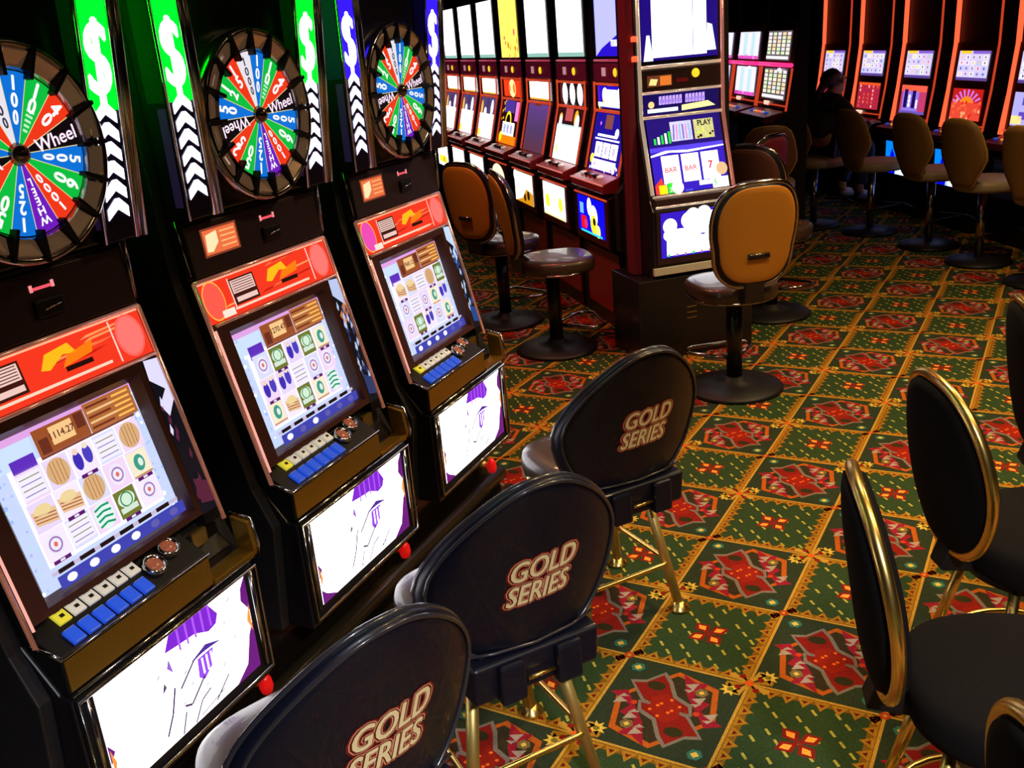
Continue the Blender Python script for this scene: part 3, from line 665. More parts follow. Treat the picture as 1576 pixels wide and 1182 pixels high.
def gold_stool(loc, rz, label):
    t = empty('casino_stool', (*loc, 0), rz, label, 'stool', 'black gold-series stools along the wheel machines')
    SZ = .47
    seat_pad(.205, .205, SZ, .085, .02).build('seat', LEAS, t)
    MB().tube([(.02 + .208 * cos(a) * (1 if abs(cos(a)) < .8 else .985), .208 * sin(a), SZ + .006) for a in [2 * PI * k / 40 for k in range(40)]], .006, closed=True, n=8).build('seat_ring', GOLD, t)
    MB().lathe([(.0, 0), (.15, .0), (.16, .01), (.15, .03), (0, .03)], 0, 0, SZ - .032, 28).build('seat_pan', BLKM, t)
    ol = outline(.245, .475, 64, 2.5, 0, .58, .86)
    fn = back_fn(-.195, SZ + .015, .24, 1.25)
    bk = shell(ol, fn, .062, dome=.62, rings=8).build('backrest', LEA, t)
    pp = MB(); pp.tube([fn(p[0] * 1.0, p[1], .004) for p in ol], .0065, closed=True, n=8); pp.tube([fn(p[0] * .955, .23 + (p[1] - .23) * .955, -.024) for p in ol], .0045, closed=True, n=8)
    pp.build('piping', PIPE, bk)
    A = Art(.0004)
    for (tx, cx, cy, wx) in (('GOLD', .012, .262, .80), ('SERIES', .0, .198, .74)):
        h = .052
        A.d = 0; A.text(tx, cx, cy, h, (.48, .09, .08), wx, .05, .22, bold=.20)
        A.d = .0003; A.text(tx, cx, cy, h, (.95, .66, .50), wx, .05, .22, bold=.12)
        A.d = .0006; A.text(tx, cx, cy, h, (.40, .06, .05), wx, .05, .22, bold=.075)
        A.d = .0009; A.text(tx, cx, cy, h * .98, (1, .93, .70), wx, .05, .22, bold=.03)
    A.build('backrest_lettering', lambda s_, h, d: fn(-s_, h, -.0318 - d), bk, ARTP, label='cream and red lettering GOLD SERIES')
    MB().tube([fn(s_, .045 + .0 * s_, -.032) for s_ in (-.17, -.1, 0, .1, .17)], .004, n=6).build('lower_seam', PIPE, bk)
    MB().prism([(-.235, SZ - .045), (-.17, SZ - .05), (-.15, SZ + .03), (-.175, SZ + .06), (-.245, SZ + .055)], -.16, .16).build('back_bracket', LEA, t, .010, 3)
    for sg in (-1, 1): MB().box(-.262, -.225, sg * .072 - .032, sg * .072 + .032, SZ - .05, SZ + .050).build('hinge_cover', LEA, t, .008)
    MB().tube([(-.252, -.035, SZ - .006), (-.252, .035, SZ - .006)], .005, n=8).build('hinge_pin', GOLD, t)
    hf = .178
    for sx in (-1, 1):
        for sy in (-1, 1):
            tp = Vector((sx * .105, sy * .105, SZ - .03)); bt_ = Vector((sx * hf, sy * hf, .012))
            lg = MB().tube([tp, bt_], .0155, n=14).build('leg', BRASS, t)
            MB().lathe([(0, .0), (.034, .0), (.034, .008), (.022, .014), (.018, .03), (0, .03)], bt_.x, bt_.y, 0, 24).build('foot_glide', GOLD, lg)
    zr = .17; k = hf - (hf - .105) * (zr / (SZ - .03)) + .012; c = .03
    pts = [];
    for (a, b) in ((1, 1), (-1, 1), (-1, -1), (1, -1)):
        for q in range(5):
            an = {(1, 1): 0, (-1, 1): 90, (-1, -1): 180, (1, -1): 270}[(a, b)] + q * 22.5
            pts.append((a * (k - c) + c * cos(rad(an)), b * (k - c) + c * sin(rad(an)), zr))
    MB().tube(pts, .0085, closed=True, n=10).build('foot_ring', GOLD, t)
    return t
RZ = rad(90 - (-57))
f = Vector((sin(rad(-57)), cos(rad(-57))))
gold_stool((-1.222, 2.582), RZ, 'farthest of the three black leather stools lettered GOLD SERIES, on gold legs')
gold_stool((-1.131, 1.739), rad(90 + 57), 'middle black leather stool lettered GOLD SERIES, its tan-lit seat showing on the left')
gold_stool((-1.164, 1.135), rad(90 + 70), 'nearest black stool lettered GOLD SERIES, cut off by the bottom edge')

# ------------------------------------------------------------------ amber pedestal chairs
def pedestal(t, z, r=.245, m=BLK, foot=True):
    MB().lathe([(.0, 0), (r, .0), (r, .012), (r * .96, .022), (r * .5, .036), (.06, .046), (.048, .07), (0, .07)], 0, 0, 0, 44).build('base', BLKM, t)
    MB().lathe([(0, .05), (.040, .05), (.040, z - .06), (0, z - .06)], 0, 0, 0, 24).build('pole', m, t)
    if foot:
        pts = [(.02, -.03, .16), (.17, -.17, .16), (.24, -.17, .16), (.27, -.13, .16), (.27, .13, .16), (.24, .17, .16), (.17, .17, .16), (.02, .03, .16)]
        MB().tube(pts, .010, n=8).build('footrest', CHRD, t)
def amber_chair(loc, rz, label, group='amber-backed pedestal chairs', shellm=None, name='pedestal_chair', face=None, sl=True, pz=.56, bh=.50, seatm=None, foot=True, br=.245, hw=.215, lean=.16, footz=.0):
    t = empty(name, (*loc, 0), rz, label, 'chair', group)
    pedestal(t, pz, br, BLK, foot)
    seat_pad(.215, .215, pz - .07, .085, .03).build('seat', seatm or LEAS, t)
    MB().tube([(.03 + .219 * cos(a) * (1 if abs(cos(a)) < .8 else .985), .219 * sin(a), pz - .065) for a in [2 * PI * k / 36 for k in range(36)]], .007, closed=True, n=6).build('seat_trim', CHRD, t)
    ol = outline(hw, bh, 60, 3.2, .06, .93, .86)
    fn = back_fn(-.215, pz + .03, lean, .9)
    bk = shell(ol, fn, .06, dome=.75, rings=6).build('backrest', face or LEA, t)
    il = [(p[0] * .90, bh / 2 + (p[1] - bh / 2) * .92) for p in ol]
    bs = shell(il, lambda s_, h, d: fn(s_, h, d - .032), .022, dome=.5, rings=7).build('rear_shell', shellm or AMB, bk, label='amber rear shell' if not shellm else None)
    MB().tube([fn(p[0], p[1], -.012) for p in ol], .012, closed=True, n=8).build('edge_trim', CHRD, bk)
    if sl:
        MB().tube([fn(s_, bh * .30, -.046) for s_ in (-.052, -.02, .02, .052)], .014, n=8).build('handle_slot', BLK, bs)
        MB().tube([fn(s_, bh * .30 + .010, -.058) for s_ in (-.048, .048)], .0035, n=6).build('slot_rim', CHR, bs)
    MB().prism([(-.24, pz - .05), (-.10, pz - .07), (-.08, pz - .03), (-.21, pz + .08), (-.25, pz + .08)], -.05, .05).build('back_bracket', BLK, t, .006)
    return t
amber_chair((-1.40, 4.68), rad(90 + 40), 'amber-backed chair with handle slot facing the white-trimmed machine')
amber_chair((-2.60, 5.05), rad(90 - 52), 'black pedestal chair seen edge-on, glossy seat in front of the red machine row')
amber_chair((-3.20, 5.50), rad(90 - 15), 'amber-backed chair standing left of the edge-on chair, farther along the row')

# ------------------------------------------------------------------ gold-rimmed fabric stools (right)
def rim_stool(loc, rz, label, lean=.14):
    t = empty('gold_rimmed_stool', (*loc, 0), rz, label, 'stool', 'gold-rimmed black fabric stools at the right edge'); pz = .52
    seat_pad(.225, .215, pz - .07, .10, .03, e=2.6).build('seat', FAB, t)
    MB().lathe([(0, 0), (.17, 0), (.17, .02), (0, .02)], 0, 0, pz - .09, 28).build('seat_pan', BLKM, t)
    H = .455; ol = outline(.200, H, 60, 2.5, 0, .86, .80); fn = back_fn(-.225, pz - .012, lean, .55)
    il = [(p[0] * .96, H / 2 + (p[1] - H / 2) * .97) for p in ol]
    bk = shell(il, fn, .075, dome=.60, rings=7).build('backrest', FAB, t)
    MB().tube([fn(p[0], p[1], -.004) for p in ol], .0135, closed=True, n=12).build('gold_rim', GOLD, bk)
    MB().prism([(-.26, pz - .06), (-.12, pz - .08), (-.10, pz - .03), (-.21, pz + .01), (-.24, pz + .0)], -.035, .035).build('back_bracket', BLKM, t, .006)
    for sx in (-1, 1):
        for sy in (-1, 1):
            lg = MB().tube([(sx * .11, sy * .11, pz - .08), (sx * .19, sy * .19, .01)], .014, n=12).build('leg', GOLD, t)
            MB().lathe([(0, 0), (.028, 0), (.028, .01), (0, .016)], sx * .19, sy * .19, 0, 20).build('foot_glide', GOLD, lg)
    k = .172
    MB().tube([(k * 1.12 * cos(2 * PI * q / 28) , k * 1.12 * sin(2 * PI * q / 28), .17) for q in range(28)], .009, closed=True, n=8).build('foot_ring', GOLD, t)
    return t
rim_stool((-.02, 1.86), rad(90 - 72), 'gold-rimmed black stool seen edge-on, nearest to the patterned aisle')
rim_stool((.02, 2.52), rad(90 - 58), 'gold-rimmed black stool whose whole oval back is in view')
rim_stool((.30, 1.26), rad(90 - 58), 'gold-rimmed black stool cut off by the lower right corner')
rim_stool((.20, 3.18), rad(90 - 72), 'gold-rimmed black stool cut off by the right edge, farthest of its row')

# ------------------------------------------------------------------ upright reel machines
def scatter(A, n, x0, x1, y0, y1, cols, r, rs, star=False):
    for q in range(n):
        A.up(.2); A.disc(rs.uniform(x0, x1), rs.uniform(y0, y1), rs.uniform(.4, 1) * r, rs.choice(cols), rs.uniform(.5, 1) * r, n=rs.choice((4, 6, 8)))
VW = (2.6, 2.6, 2.7); BLUE = (.16, .05, .85); WRM = (2.2, 1.5, .8)
def reel_art(kind, part, A, w_, L, rs):
    R = lambda u0, u1, v0, v1, c: A.rect(-w_ + 2 * w_ * u0, -w_ + 2 * w_ * u1, L * v0, L * v1, c)
    D = lambda u, v, r, c, k=1.: A.disc(-w_ + 2 * w_ * u, L * v, r, c, r * k, n=16)
    if part == 'top':
        c = {'white': VW, 'gold': (1.5, 1.2, .45), 'blue': (.8, .8, 2.6), 'cabin': VW}[kind if kind in ('white', 'gold', 'blue') else 'cabin']
        R(0, 1, 0, 1, c); A.up()
        if kind == 'gold': scatter(A, 14, -w_, w_, 0, L * .6, [(1, .55, .1), (1.3, .9, .2), (1.1, .5, .45)], .03, rs)
        elif kind == 'blue': A.poly([(-w_, 0), (w_, 0), (w_, L * .35), (-w_ * .6, L * .1)], BLUE); R(.5, .9, .12, .2, VW)
        else: R(0, 1, 0, .06, (.6, .8, .75)); D(.5, .4, .04, (2, 2, 1.4))
    elif part == 'up':
        if kind == 'blue':
            R(0, 1, 0, 1, BLUE); A.up(); R(.2, .8, .25, .85, VW); D(.25, .55, .05, VW); D(.75, .6, .05, VW); A.up(); R(.0, 1, .05, .25, (1.6, 2, 1.6)); scatter(A, 6, -w_, w_, 0, L * .5, [(1.3, 1.2, .2), (1.6, 1.8, .6)], .02, rs)
        elif kind == 'shells':
            R(0, 1, 0, 1, (.12, .06, .10)); A.up()
            for q in range(3): D(.2 + .3 * q, .5, .055, VW, 1.3); A.up(); D(.2 + .3 * q, .35, .03, (1.3, 1.1, 1), 1.3)
        elif kind == 'gold': R(0, 1, 0, 1, (1.0, .25, .10)); A.up(); D(.5, .5, .10, (1.6, 1.2, .7), .7); A.up(); D(.35, .5, .03, (1.2, .6, .3)); D(.6, .5, .04, (1.2, .6, .3))
        else: R(0, 1, 0, 1, VW); A.up(); R(0, 1, 0, .10, (1.2, .7, .2)); R(0, .1, .5, 1, (1.5, 1.2, .9))
    elif part == 'main':
        if kind == 'blue':
            R(0, 1, 0, 1, (.10, .05, .62)); A.up(); R(.35, .6, .74, .98, (.55, .30, .28)); D(.78, .68, .03, VW); D(.2, .82, .012, (1, .5, 1)); R(.15, .8, .60, .64, VW); R(.08, .9, .54, .57, (1.4, 1.4, 2))
            for q in range(3): R(.14 + q * .26, .37 + q * .26, .24, .50, VW)
            A.up(); 
            for q in range(3): R(.20 + q * .26, .30 + q * .26, .30, .44, (.9, .85, 1.1))
            R(.1, .9, .02, .2, (1.5, 1.0, 1.8)); D(.08, .2, .03, (1.6, 1.2, .3)); scatter(A, 16, -w_, w_, 0, L * .18, [VW, (1.2, .5, 1.4), (.9, .9, 1.8)], .012, rs)
        elif kind == 'gold':
            R(0, 1, 0, 1, (.14, .04, .05)); A.up(); R(.15, .75, .72, 1, (.32, .22, .62)); R(.8, 1, .55, .98, (1.1, .55, .9)); scatter(A, 9, -w_, -w_ * .6, L * .5, L, [(1.4, .9, .1)], .014, rs)
            A.up(); D(.45, .5, .09, (1.5, 1.0, .2), 1.0); A.up(); D(.45, .5, .065, (.10, .04, .03)); R(.15, .85, .2, .5, VW); A.up()
            for q in range(3): R(.22 + q * .2, .36 + q * .2, .25, .45, (.75, .75, .95))
            R(0, 1, .0, .2, (1.3, .55, .05)); A.up(); D(.1, .15, .04, (1.6, 1.1, .1))
        elif kind == 'dim':
            for q in range(10): R(0, 1, q / 10, (q + 1) / 10, (.34 + .012 * abs(q - 4), .22 + .004 * q, .30 + .028 * q))
            A.up(); R(.3, .6, .96, 1, (.5, .2, .1))
        elif kind == 'shells':
            R(0, 1, 0, 1, (.20, .05, .08)); A.up(); R(.3, .6, .76, 1, (.8, .35, .35)); D(.12, .8, .035, (1.3, .8, .3)); D(.75, .82, .04, (1.5, .8, .2), 1.4)
            R(0, 1, 0, .66, VW); R(0, 1, .64, .69, (.75, .9, .9)); D(.12, .72, .03, VW, 1.6); D(.8, .74, .04, VW, 1.4); A.up()
            for q in range(3): R(.15 + q * .27, .30 + q * .27, .2, .5, (1.6, 1.75, 1.7))
            D(.1, .2, .03, (2, 1.6, .4)); R(.02, .1, .0, .6, (1.6, 1.5, 1.2))
        else:
            R(0, 1, 0, 1, (.34, .28, .46)); A.up(); R(.0, 1, 0, .60, VW); D(.1, .72, .035, (1.3, .8, .35), 2); D(.8, .75, .04, VW, 1.8); D(.35, .64, .04, VW); D(.5, .85, .05, (.30, .22, .42)); A.up()
            R(.1, .9, .5, .55, (1.3, 1.5, 1.8))
            for q in range(3): R(.15 + q * .27, .3 + q * .27, .3, .46, (1.5, 1.6, 2.0))
            R(0, .18, .02, .2, (2, 1.3, .4))
    elif part == 'belly':
        if kind == 'blue':
            R(0, 1, 0, 1, (.02, .02, .95)); A.up(); D(.45, .75, .04, VW, 1.4); D(.60, .52, .07, (1.8, 1.8, 2.2)); R(.08, .22, .5, .8, (.5, .8, 1.4)); R(.12, .32, .1, .45, (1.1, .05, .1)); A.up(); D(.6, .3, .06, (1.5, 1.3, .2)); D(.75, .15, .04, (1.6, 1.5, .6)); A.up(); D(.62, .38, .025, (.05, .03, .03))
            R(.1, .9, .0, .06, (.2, .9, 1.0)); D(.30, .25, .03, (.9, .2, .5))
        elif kind == 'shells': R(0, 1, 0, 1, VW); A.up(); D(.2, .45, .05, (2, 1.5, .2)); D(.8, .45, .05, (2, 1.6, .3)); D(.5, .5, .03, (2, 1.9, 1.2)); R(0, 1, .0, .05, (1.2, 1, .6))
        elif kind == 'dim': R(0, 1, 0, 1, (2.2, 1.9, 1.3)); A.up(); A.poly([(-w_, 0), (w_, 0), (w_, L * .4), (w_ * .3, L * .5), (-w_ * .2, L * .15)], (.9, .6, .1)); A.up(); D(.75, .3, .035, (.15, .1, .06)); D(.55, .2, .03, (.2, .12, .05)); D(.35, .62, .04, VW); D(.05, .85, .04, VW)
        elif kind == 'gold': R(0, 1, 0, 1, (.10, .02, .02)); A.up(); A.disc(0, L * .5, w_ * .85, (2, 1.6, .9), L * .5, n=24); A.up(); D(.4, .6, .02, (.7, .3, .1)); D(.6, .45, .025, (.8, .35, .15)); D(.5, .3, .02, (.9, .5, .3)); D(.35, .35, .02, (.6, .3, .1))
        else: R(0, 1, 0, 1, VW); A.up(); R(.1, .9, .15, .45, (1.6, 1.1, .25)); D(.3, .7, .04, (1.3, 1.5, 1.9)); A.up(); D(.6, .3, .04, (1.3, .7, .15))
def reel_machine(pose, kind, seed, label, group, hw=.285, strip=True, side=None):
    rs = random.Random(seed); x, y, th = pose
    t = empty('slot_machine', (x, y, 0), -th, label, 'slot machine', group)
    MB().prism([(-.45, 0), (.10, 0), (.10, .50), (.165, .53), (.165, .84), (.10, .87), (.09, .93), (-.012, 1.33), (-.012, 2.28), (-.45, 2.28)], -hw - .015, hw + .015).build('cabinet', BLK, t, .004)
    for sg in (-1, 1): MB().prism([(-.47, 0), (.08, 0), (.08, .50), (.13, .53), (.13, .88), (.06, .94), (-.03, 1.35), (-.03, 2.32), (-.47, 2.32)], sg * (hw + .015), sg * (hw + .075)).build('side_panel', SIDE if side is None else side, t, .004)
    MB().box(.10, .112, -hw, hw, .10, .49).build('lower_panel', REDP, t, .003)
    b = MB().box(.165, .172, -hw, hw, .54, .835).build('belly_door', REDD, t, .003)
    def glass(nm, part, p0, p1, w_, par):
        A = Art(); mp, L = plane(p0, p1); A.d = .001; reel_art(kind, part, A, w_, L, rs); A.build(nm, mp, par); return mp, L
    glass('belly_glass', 'belly', (.173, .585), (.173, .815), hw * .84, b)
    MB().tube([(.175, -hw, .830), (.175, hw, .830)], .006, n=6).build('door_trim', REDL, b)
    dk = MB().prism([(.085, .865), (.19, .870), (.20, .885), (.195, .925), (.075, .965)], -hw, hw).build('button_deck', REDP, t, .006)
    MB().tube([(.196, -hw, .923), (.196, hw, .923)], .005, n=6).build('deck_edge', mat('pink_glow_edge', (.8, .2, .2), .25, emis=(1, .28, .22), es=.5), dk)  # edge glow stands in for red neon reflected along the deck
    for q in range(5):
        yy = -hw + .08 + q * .075; MB().lathe([(.022, 0), (.022, .010), (.014, .014), (0, .014)], .135, yy, .944, 14).build('button', (WHT, BLKM, CHRD, BLKM, WHT)[q], dk)
    p0, p1 = (.086, .965), (.004, 1.305)
    fr = MB(); mp, L = plane(p0, p1)
    for yy in (-hw, hw): fr.tube([mp(yy, 0, .006), mp(yy, L, .006), (.004, yy, 1.49)], .007, n=6)
    fr.tube([(.006, -hw, 1.318), (.006, hw, 1.318)], .010, n=6); fr.tube([(.006, -hw, 1.478), (.006, hw, 1.478)], .008, n=6)
    fr.build('red_glow_frame', REDL, t)
    glass('main_glass', 'main', p0, p1, hw * .88, t)
    glass('upper_glass', 'up', (-.008, 1.335), (-.008, 1.465), hw * .90, t)
    st = MB().box(-.012, .006, -hw, hw, 1.495, 1.598).build('acceptor_strip', mat('dark_red_strip', (.14, .012, .03), .35, emis=(.4, .01, .06), es=.12), t, .004)  # faint red glow in the strip imitates reflected neon
    MB().lathe([(0, .008), (.022, .006), (.026, 0)], .006, .09, 1.548, 20, 'x').build('coin_light', YEL, st)
    box('bill_sign', mat('dim_pink_sign', (.6, .35, .4), .3, emis=(.9, .45, .5), es=.5), st, .006, .010, -.13, -.07, 1.525, 1.575, .001)
    glass('top_glass', 'top', (-.010, 1.640), (-.010, 2.10), hw * .90, t)
    MB().tube([(-.004, -hw, 1.615), (-.004, hw, 1.615)], .008, n=6).build('top_trim', mat('red_pink_glow_edge', (.4, .05, .1), .3, emis=(.9, .08, .18), es=.4), t)  # trim glow stands in for reflected red neon
    return t
bx, by, bth, bp = -2.458, 5.719, 2.369, .751
KB = ['blue', 'shells', 'dim', 'gold', 'white', 'white', 'cabin']
LB = ['blue reel machine nearest the corner in the red-lit row, cartoon figure on its belly glass', 'reel machine with three white shells on its upper glass, second from the corner', 'reel machine with a dim grey-violet main glass, third from the corner',
      'reel machine with golden oval belly glass, fourth from the corner', 'white-lit reel machine, fifth from the corner of the red-lit row', 'white-lit reel machine, sixth from the corner of the red-lit row', 'farthest visible white-lit reel machine, beside the violet-lit wheel machine']
for k in range(7):
    reel_machine((bx - sin(bth) * bp * k, by - cos(bth) * bp * k, bth), KB[k], 20 + k, LB[k], 'red-lit reel machines in a row')

# ------------------------------------------------------------------ end machine (white trim) and red column
def end_machine():
    x, y, th = -1.865, 5.293, .769; hw = .245; rs = random.Random(3)
    t = empty('slot_machine', (x, y, 0), -th, 'white-trimmed three-reel machine with purple glass behind the slotted amber chair', 'slot machine')
    MB().prism([(-.24, .0), (.13, .0), (.13, .46), (.10, .47), (.10, .52), (.148, .53), (.148, .84), (.11, .90), (-.012, 1.33), (-.012, 2.25), (-.24, 2.25)], -hw - .02, hw + .02).build('cabinet', BLK, t, .004)
    MB().box(-.24, .145, -hw - .115, hw + .10, .0, .465).build('stand', BLK, t, .006)
    for q in range(3): 
        MB().box(.145, .148, -.07, -.01, .215 + q * .032, .222 + q * .032).build('vent_slot', CHRD, t)
    for sg in (1,): MB().box(-.24, -.02, sg * (hw + .02), sg * (hw + .055), .465, 2.25).build('side_panel', SIDE, t, .004)
    mpl = lambda p0, p1: plane(p0, p1)
    # belly
    d = MB().box(.148, .154, -hw, hw, .545, .845).build('belly_door', PANEL, t, .003)
    A = Art(); mp, L = mpl((.155, .582), (.155, .830)); A.d = .001; w_ = hw * .90; NV = (.20, .08, .80)
    A.rect(-w_, w_, 0, L, NV); A.up()
    A.rect(-w_ * .85, w_, L * .04, L * .62, VW); 
    for u, v, r in ((-.75, .70, .042), (-.24, .78, .045), (-.12, .86, .045), (.18, .88, .045), (.45, .74, .05), (.75, .7, .05), (-.8, .5, .03), (.1, .6, .05)): A.disc(u * w_, v * L, r, VW)
    A.up(); A.rect(.02, .045, L * .42, L * .46, (.4, .3, .8)); A.line([(.09, L * .44), (.10, L * .50), (.13, L * .54)], .004, (.45, .4, .6)); 
    for q in range(8): A.disc(-w_ * .8 + q * .05, L * .05, .008, (.2, .9, .35) if q % 3 == 0 else (.8, .6, .7))
    A.build('belly_glass', mp, d)
    MB().box(.128, .150, -hw - .02, hw, .485, .530).build('kick_trim', mat('white_lit_trim', (.8, .78, .7), .4, metal=.3), t, .004)
    WT = mat('glowing_chrome_trim', (.95, .82, .66), .2, 1., emis=(1, .75, .5), es=.40)  # chrome gives no light; its glow stands in for bright reflections
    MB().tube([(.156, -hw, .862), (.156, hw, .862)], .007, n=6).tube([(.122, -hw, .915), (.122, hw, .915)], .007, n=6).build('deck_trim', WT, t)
    dk = MB().prism([(.10, .86), (.155, .865), (.150, .905), (.10, .915)], -hw, hw).build('button_deck', PANEL, t, .003)
    p0, p1 = (.112, .925), (.002, 1.315); mp, L = mpl(p0, p1); w_ = hw * .90
    A = Art(); A.d = .001
    X = lambda u: -w_ + 2 * w_ * u; R = lambda u0, u1, v0, v1, c: A.rect(X(u0), X(u1), L * v0, L * v1, c)
    R(0, 1, 0, 1, (.22, .10, .80)); A.up(); R(0, 1, .56, .62, (.38, .28, 1.0)); R(0, 1, .62, 1, (.12, .03, .48))
    A.poly([(X(0), L * .50), (X(.25), L * .54), (X(.5), L * .52), (X(.75), L * .56), (X(1), L * .555), (X(1), L * .57), (X(.5), L * .55), (X(.2), L * .57), (X(0), L * .52)], VW)
    R(.31, .60, .68, .94, (1.1, 1.05, 1.6)); R(.63, .90, .68, .94, (1.2, 1.15, .6)); A.up()
    for q in range(6): A.line([(X(.34 + q * .045), L * .70), (X(.36 + q * .04), L * .90)], .008, ((.5, .4, .8), (1, .6, .8), (.6, .8, 1))[q % 3])
    A.text('PLAY', X(.78), L * .89, .030, (.06, .02, .10), wx=.85, bold=.04); scatter(A, 8, X(.66), X(.88), L * .7, L * .82, [(1.3, 1.2, .3), (.2, .1, .1), (.9, 1.1, .3)], .010, rs)
    for q in range(5): R(.07 + q * .05, .10 + q * .05, .66, .74 + .02 * q, (.15, .95, .25) if q % 2 == 0 else (1.2, 1.4, 1.0))
    for q in range(3):
        u = .13 + q * .27; R(u, u + .235, .13, .50, VW)
    A.up()
    A.text('BAR', X(.245), L * .31, .028, (.95, .25, .22), bold=.04); A.text('BAR', X(.515), L * .31, .028, (.95, .25, .22), bold=.04); A.text('7', X(.785), L * .32, .040, (.95, .15, .15), bold=.05)
    for q in range(2): A.text('BAR', X(.245 + .27 * q), L * .22, .020, (1.3, .75, .70)); 
    A.poly([(X(0), L * .12), (X(.10), L * .22), (X(.12), L * .12), (X(.05), 0), (X(0), 0)], (1.0, .25, .2)); R(.05, .16, .0, .12, (1.5, 1.3, .05)); R(.17, .24, .0, .14, (.2, 1.0, .2)); A.disc(X(.3), L * .07, .035, VW); R(.78, 1, .0, .14, VW); R(.60, 1, .06, .12, (1.8, 2, 1.6)); A.disc(X(.93), L * .25, .035, (1.0, .8, .6))
    A.up(); A.text('5', X(.82), L * .075, .030, (.1, .85, .15), bold=.04); A.text('2', X(.205), L * .05, .022, (.95, 1.3, .8), bold=.04); R(.56, .70, .0, .04, (.15, .1, .8)); R(.4, .5, .0, .03, (.3, .3, .9))
    A.build('reel_glass', mp, t)
    # tilted glass between acceptor strip and main glass
    A = Art(); mp2, L2 = mpl((-.004, 1.335), (-.004, 1.445)); A.d = .001; w2 = hw * .92
    A.rect(-w2, w2, 0, L2, (.07, .02, .34)); A.up(); [A.poly([(xx, L2 * .46), (xx + .017, L2 * .47), (xx + .016, L2 * .88), (xx + .001, L2 * .86)], (.85, .70, 1.5)) for xx in [-.135 + .020 * q for q in range(7)] + [.022 + .020 * q for q in range(6)]]; A.up(); [A.rect(xx, xx + .004, L2 * .55, L2 * .70, (.35, .20, .8)) for xx in [-.129 + .020 * q for q in range(7)] + [.028 + .020 * q for q in range(6)]]
    A.rect(-w2 * .9, -w2 * .1, L2 * .12, L2 * .30, (1.2, 1.5, 1.6)); A.poly([(0, L2 * .1), (w2 * .9, L2 * .2), (w2 * .7, L2 * .45), (.0, L2 * .36)], (1.6, 1.6, .7)); A.disc(-w2 * .8, L2 * .5, .018, (1.6, .9, .6))
    A.build('feature_glass', mp2, t)
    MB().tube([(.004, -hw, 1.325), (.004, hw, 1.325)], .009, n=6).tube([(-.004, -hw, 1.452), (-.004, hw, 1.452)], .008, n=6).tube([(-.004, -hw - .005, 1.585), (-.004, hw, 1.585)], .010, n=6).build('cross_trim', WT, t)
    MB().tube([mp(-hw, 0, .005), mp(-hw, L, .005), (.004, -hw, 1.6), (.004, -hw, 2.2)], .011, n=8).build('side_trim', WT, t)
    MB().tube([mp(hw, 0, .005), mp(hw, L, .005), (.004, hw, 1.6), (.004, hw, 2.2)], .011, n=8).build('side_trim', mat('glowing_red_trim', (.9, .5, .4), .25, 1., emis=(1, .3, .2), es=.3), t)  # red glow on this metal trim imitates reflections
    st = MB().box(-.012, -.002, -hw, hw, 1.462, 1.572).build('acceptor_strip', PANEL, t, .003)
    A = Art(); mp3, L3 = mpl((-.0015, 1.465), (-.0015, 1.57)); A.d = .001; A.rect(-.20, -.055, .018, .075, (.45, .22, .12)); A.up(); A.rect(-.125, -.060, .022, .070, (.95, .50, .18)); A.poly([(-.192, .028), (-.150, .024), (-.138, .055), (-.180, .060)], (1.1, .95, .6)); A.rect(-.03, .04, .03, .05, (.35, .02, .03)); A.build('bill_sign', mp3, st)
    MB().lathe([(0, .008), (.020, .006), (.024, 0)], -.002, .087, 1.535, 20, 'x').build('coin_light', YEL, st)
    A = Art(); mp4, L4 = mpl((-.008, 1.615), (-.008, 2.15)); A.d = .001
    A.rect(-w2, w2, 0, L4, (.12, .03, .5)); A.up(); A.rect(-w2 * .72, w2 * .7, .015, L4, VW); A.up(); A.rect(.075, .079, .015, L4, (.3, .2, .7)); A.rect(.045, .048, .015, L4, (.5, .4, .8))
    A.poly([(w2 * .7, .03), (w2 * .95, .03), (w2 * .85, .16), (w2 * .72, .17)], (1.2, 1.5, 1.2)); A.poly([(-w2 * .95, .0), (-w2 * .7, .0), (-w2 * .78, .13), (-w2 * .86, .13)], (1.1, 1.3, 1.6))
    A.build('top_glass', mp4, t)
    return t
end_machine()
# red lit column at the corner of the bank, left of the end machine
cx, cy, cth = -1.865, 5.293, .769
U = Vector((sin(cth), cos(cth))); V = Vector((cos(cth), -sin(cth)))
cpos = Vector((cx, cy)) + U * (-.275) + V * (-.07)
t = empty('corner_column', (cpos.x, cpos.y, 0), -cth, 'red-lit square column between the red machine row and the white-trimmed machine', 'column')
MB().box(-.03, .06, -.040, .010, .468, 2.4).build('shaft', mat('red_lit_column', (.17, .012, .03), .5, noise=(6, .2)), t, .005)
MB().tube([(.062, .012, .5), (.062, .012, 2.4)], .003, n=6).build('edge_trim', BLK, t)
for zz in (1.62, 1.72): MB().lathe([(0, .0), (.016, .0), (.016, .025), (0, .03)], .072, .005, zz, 12).build('red_lamp', REDB, t)

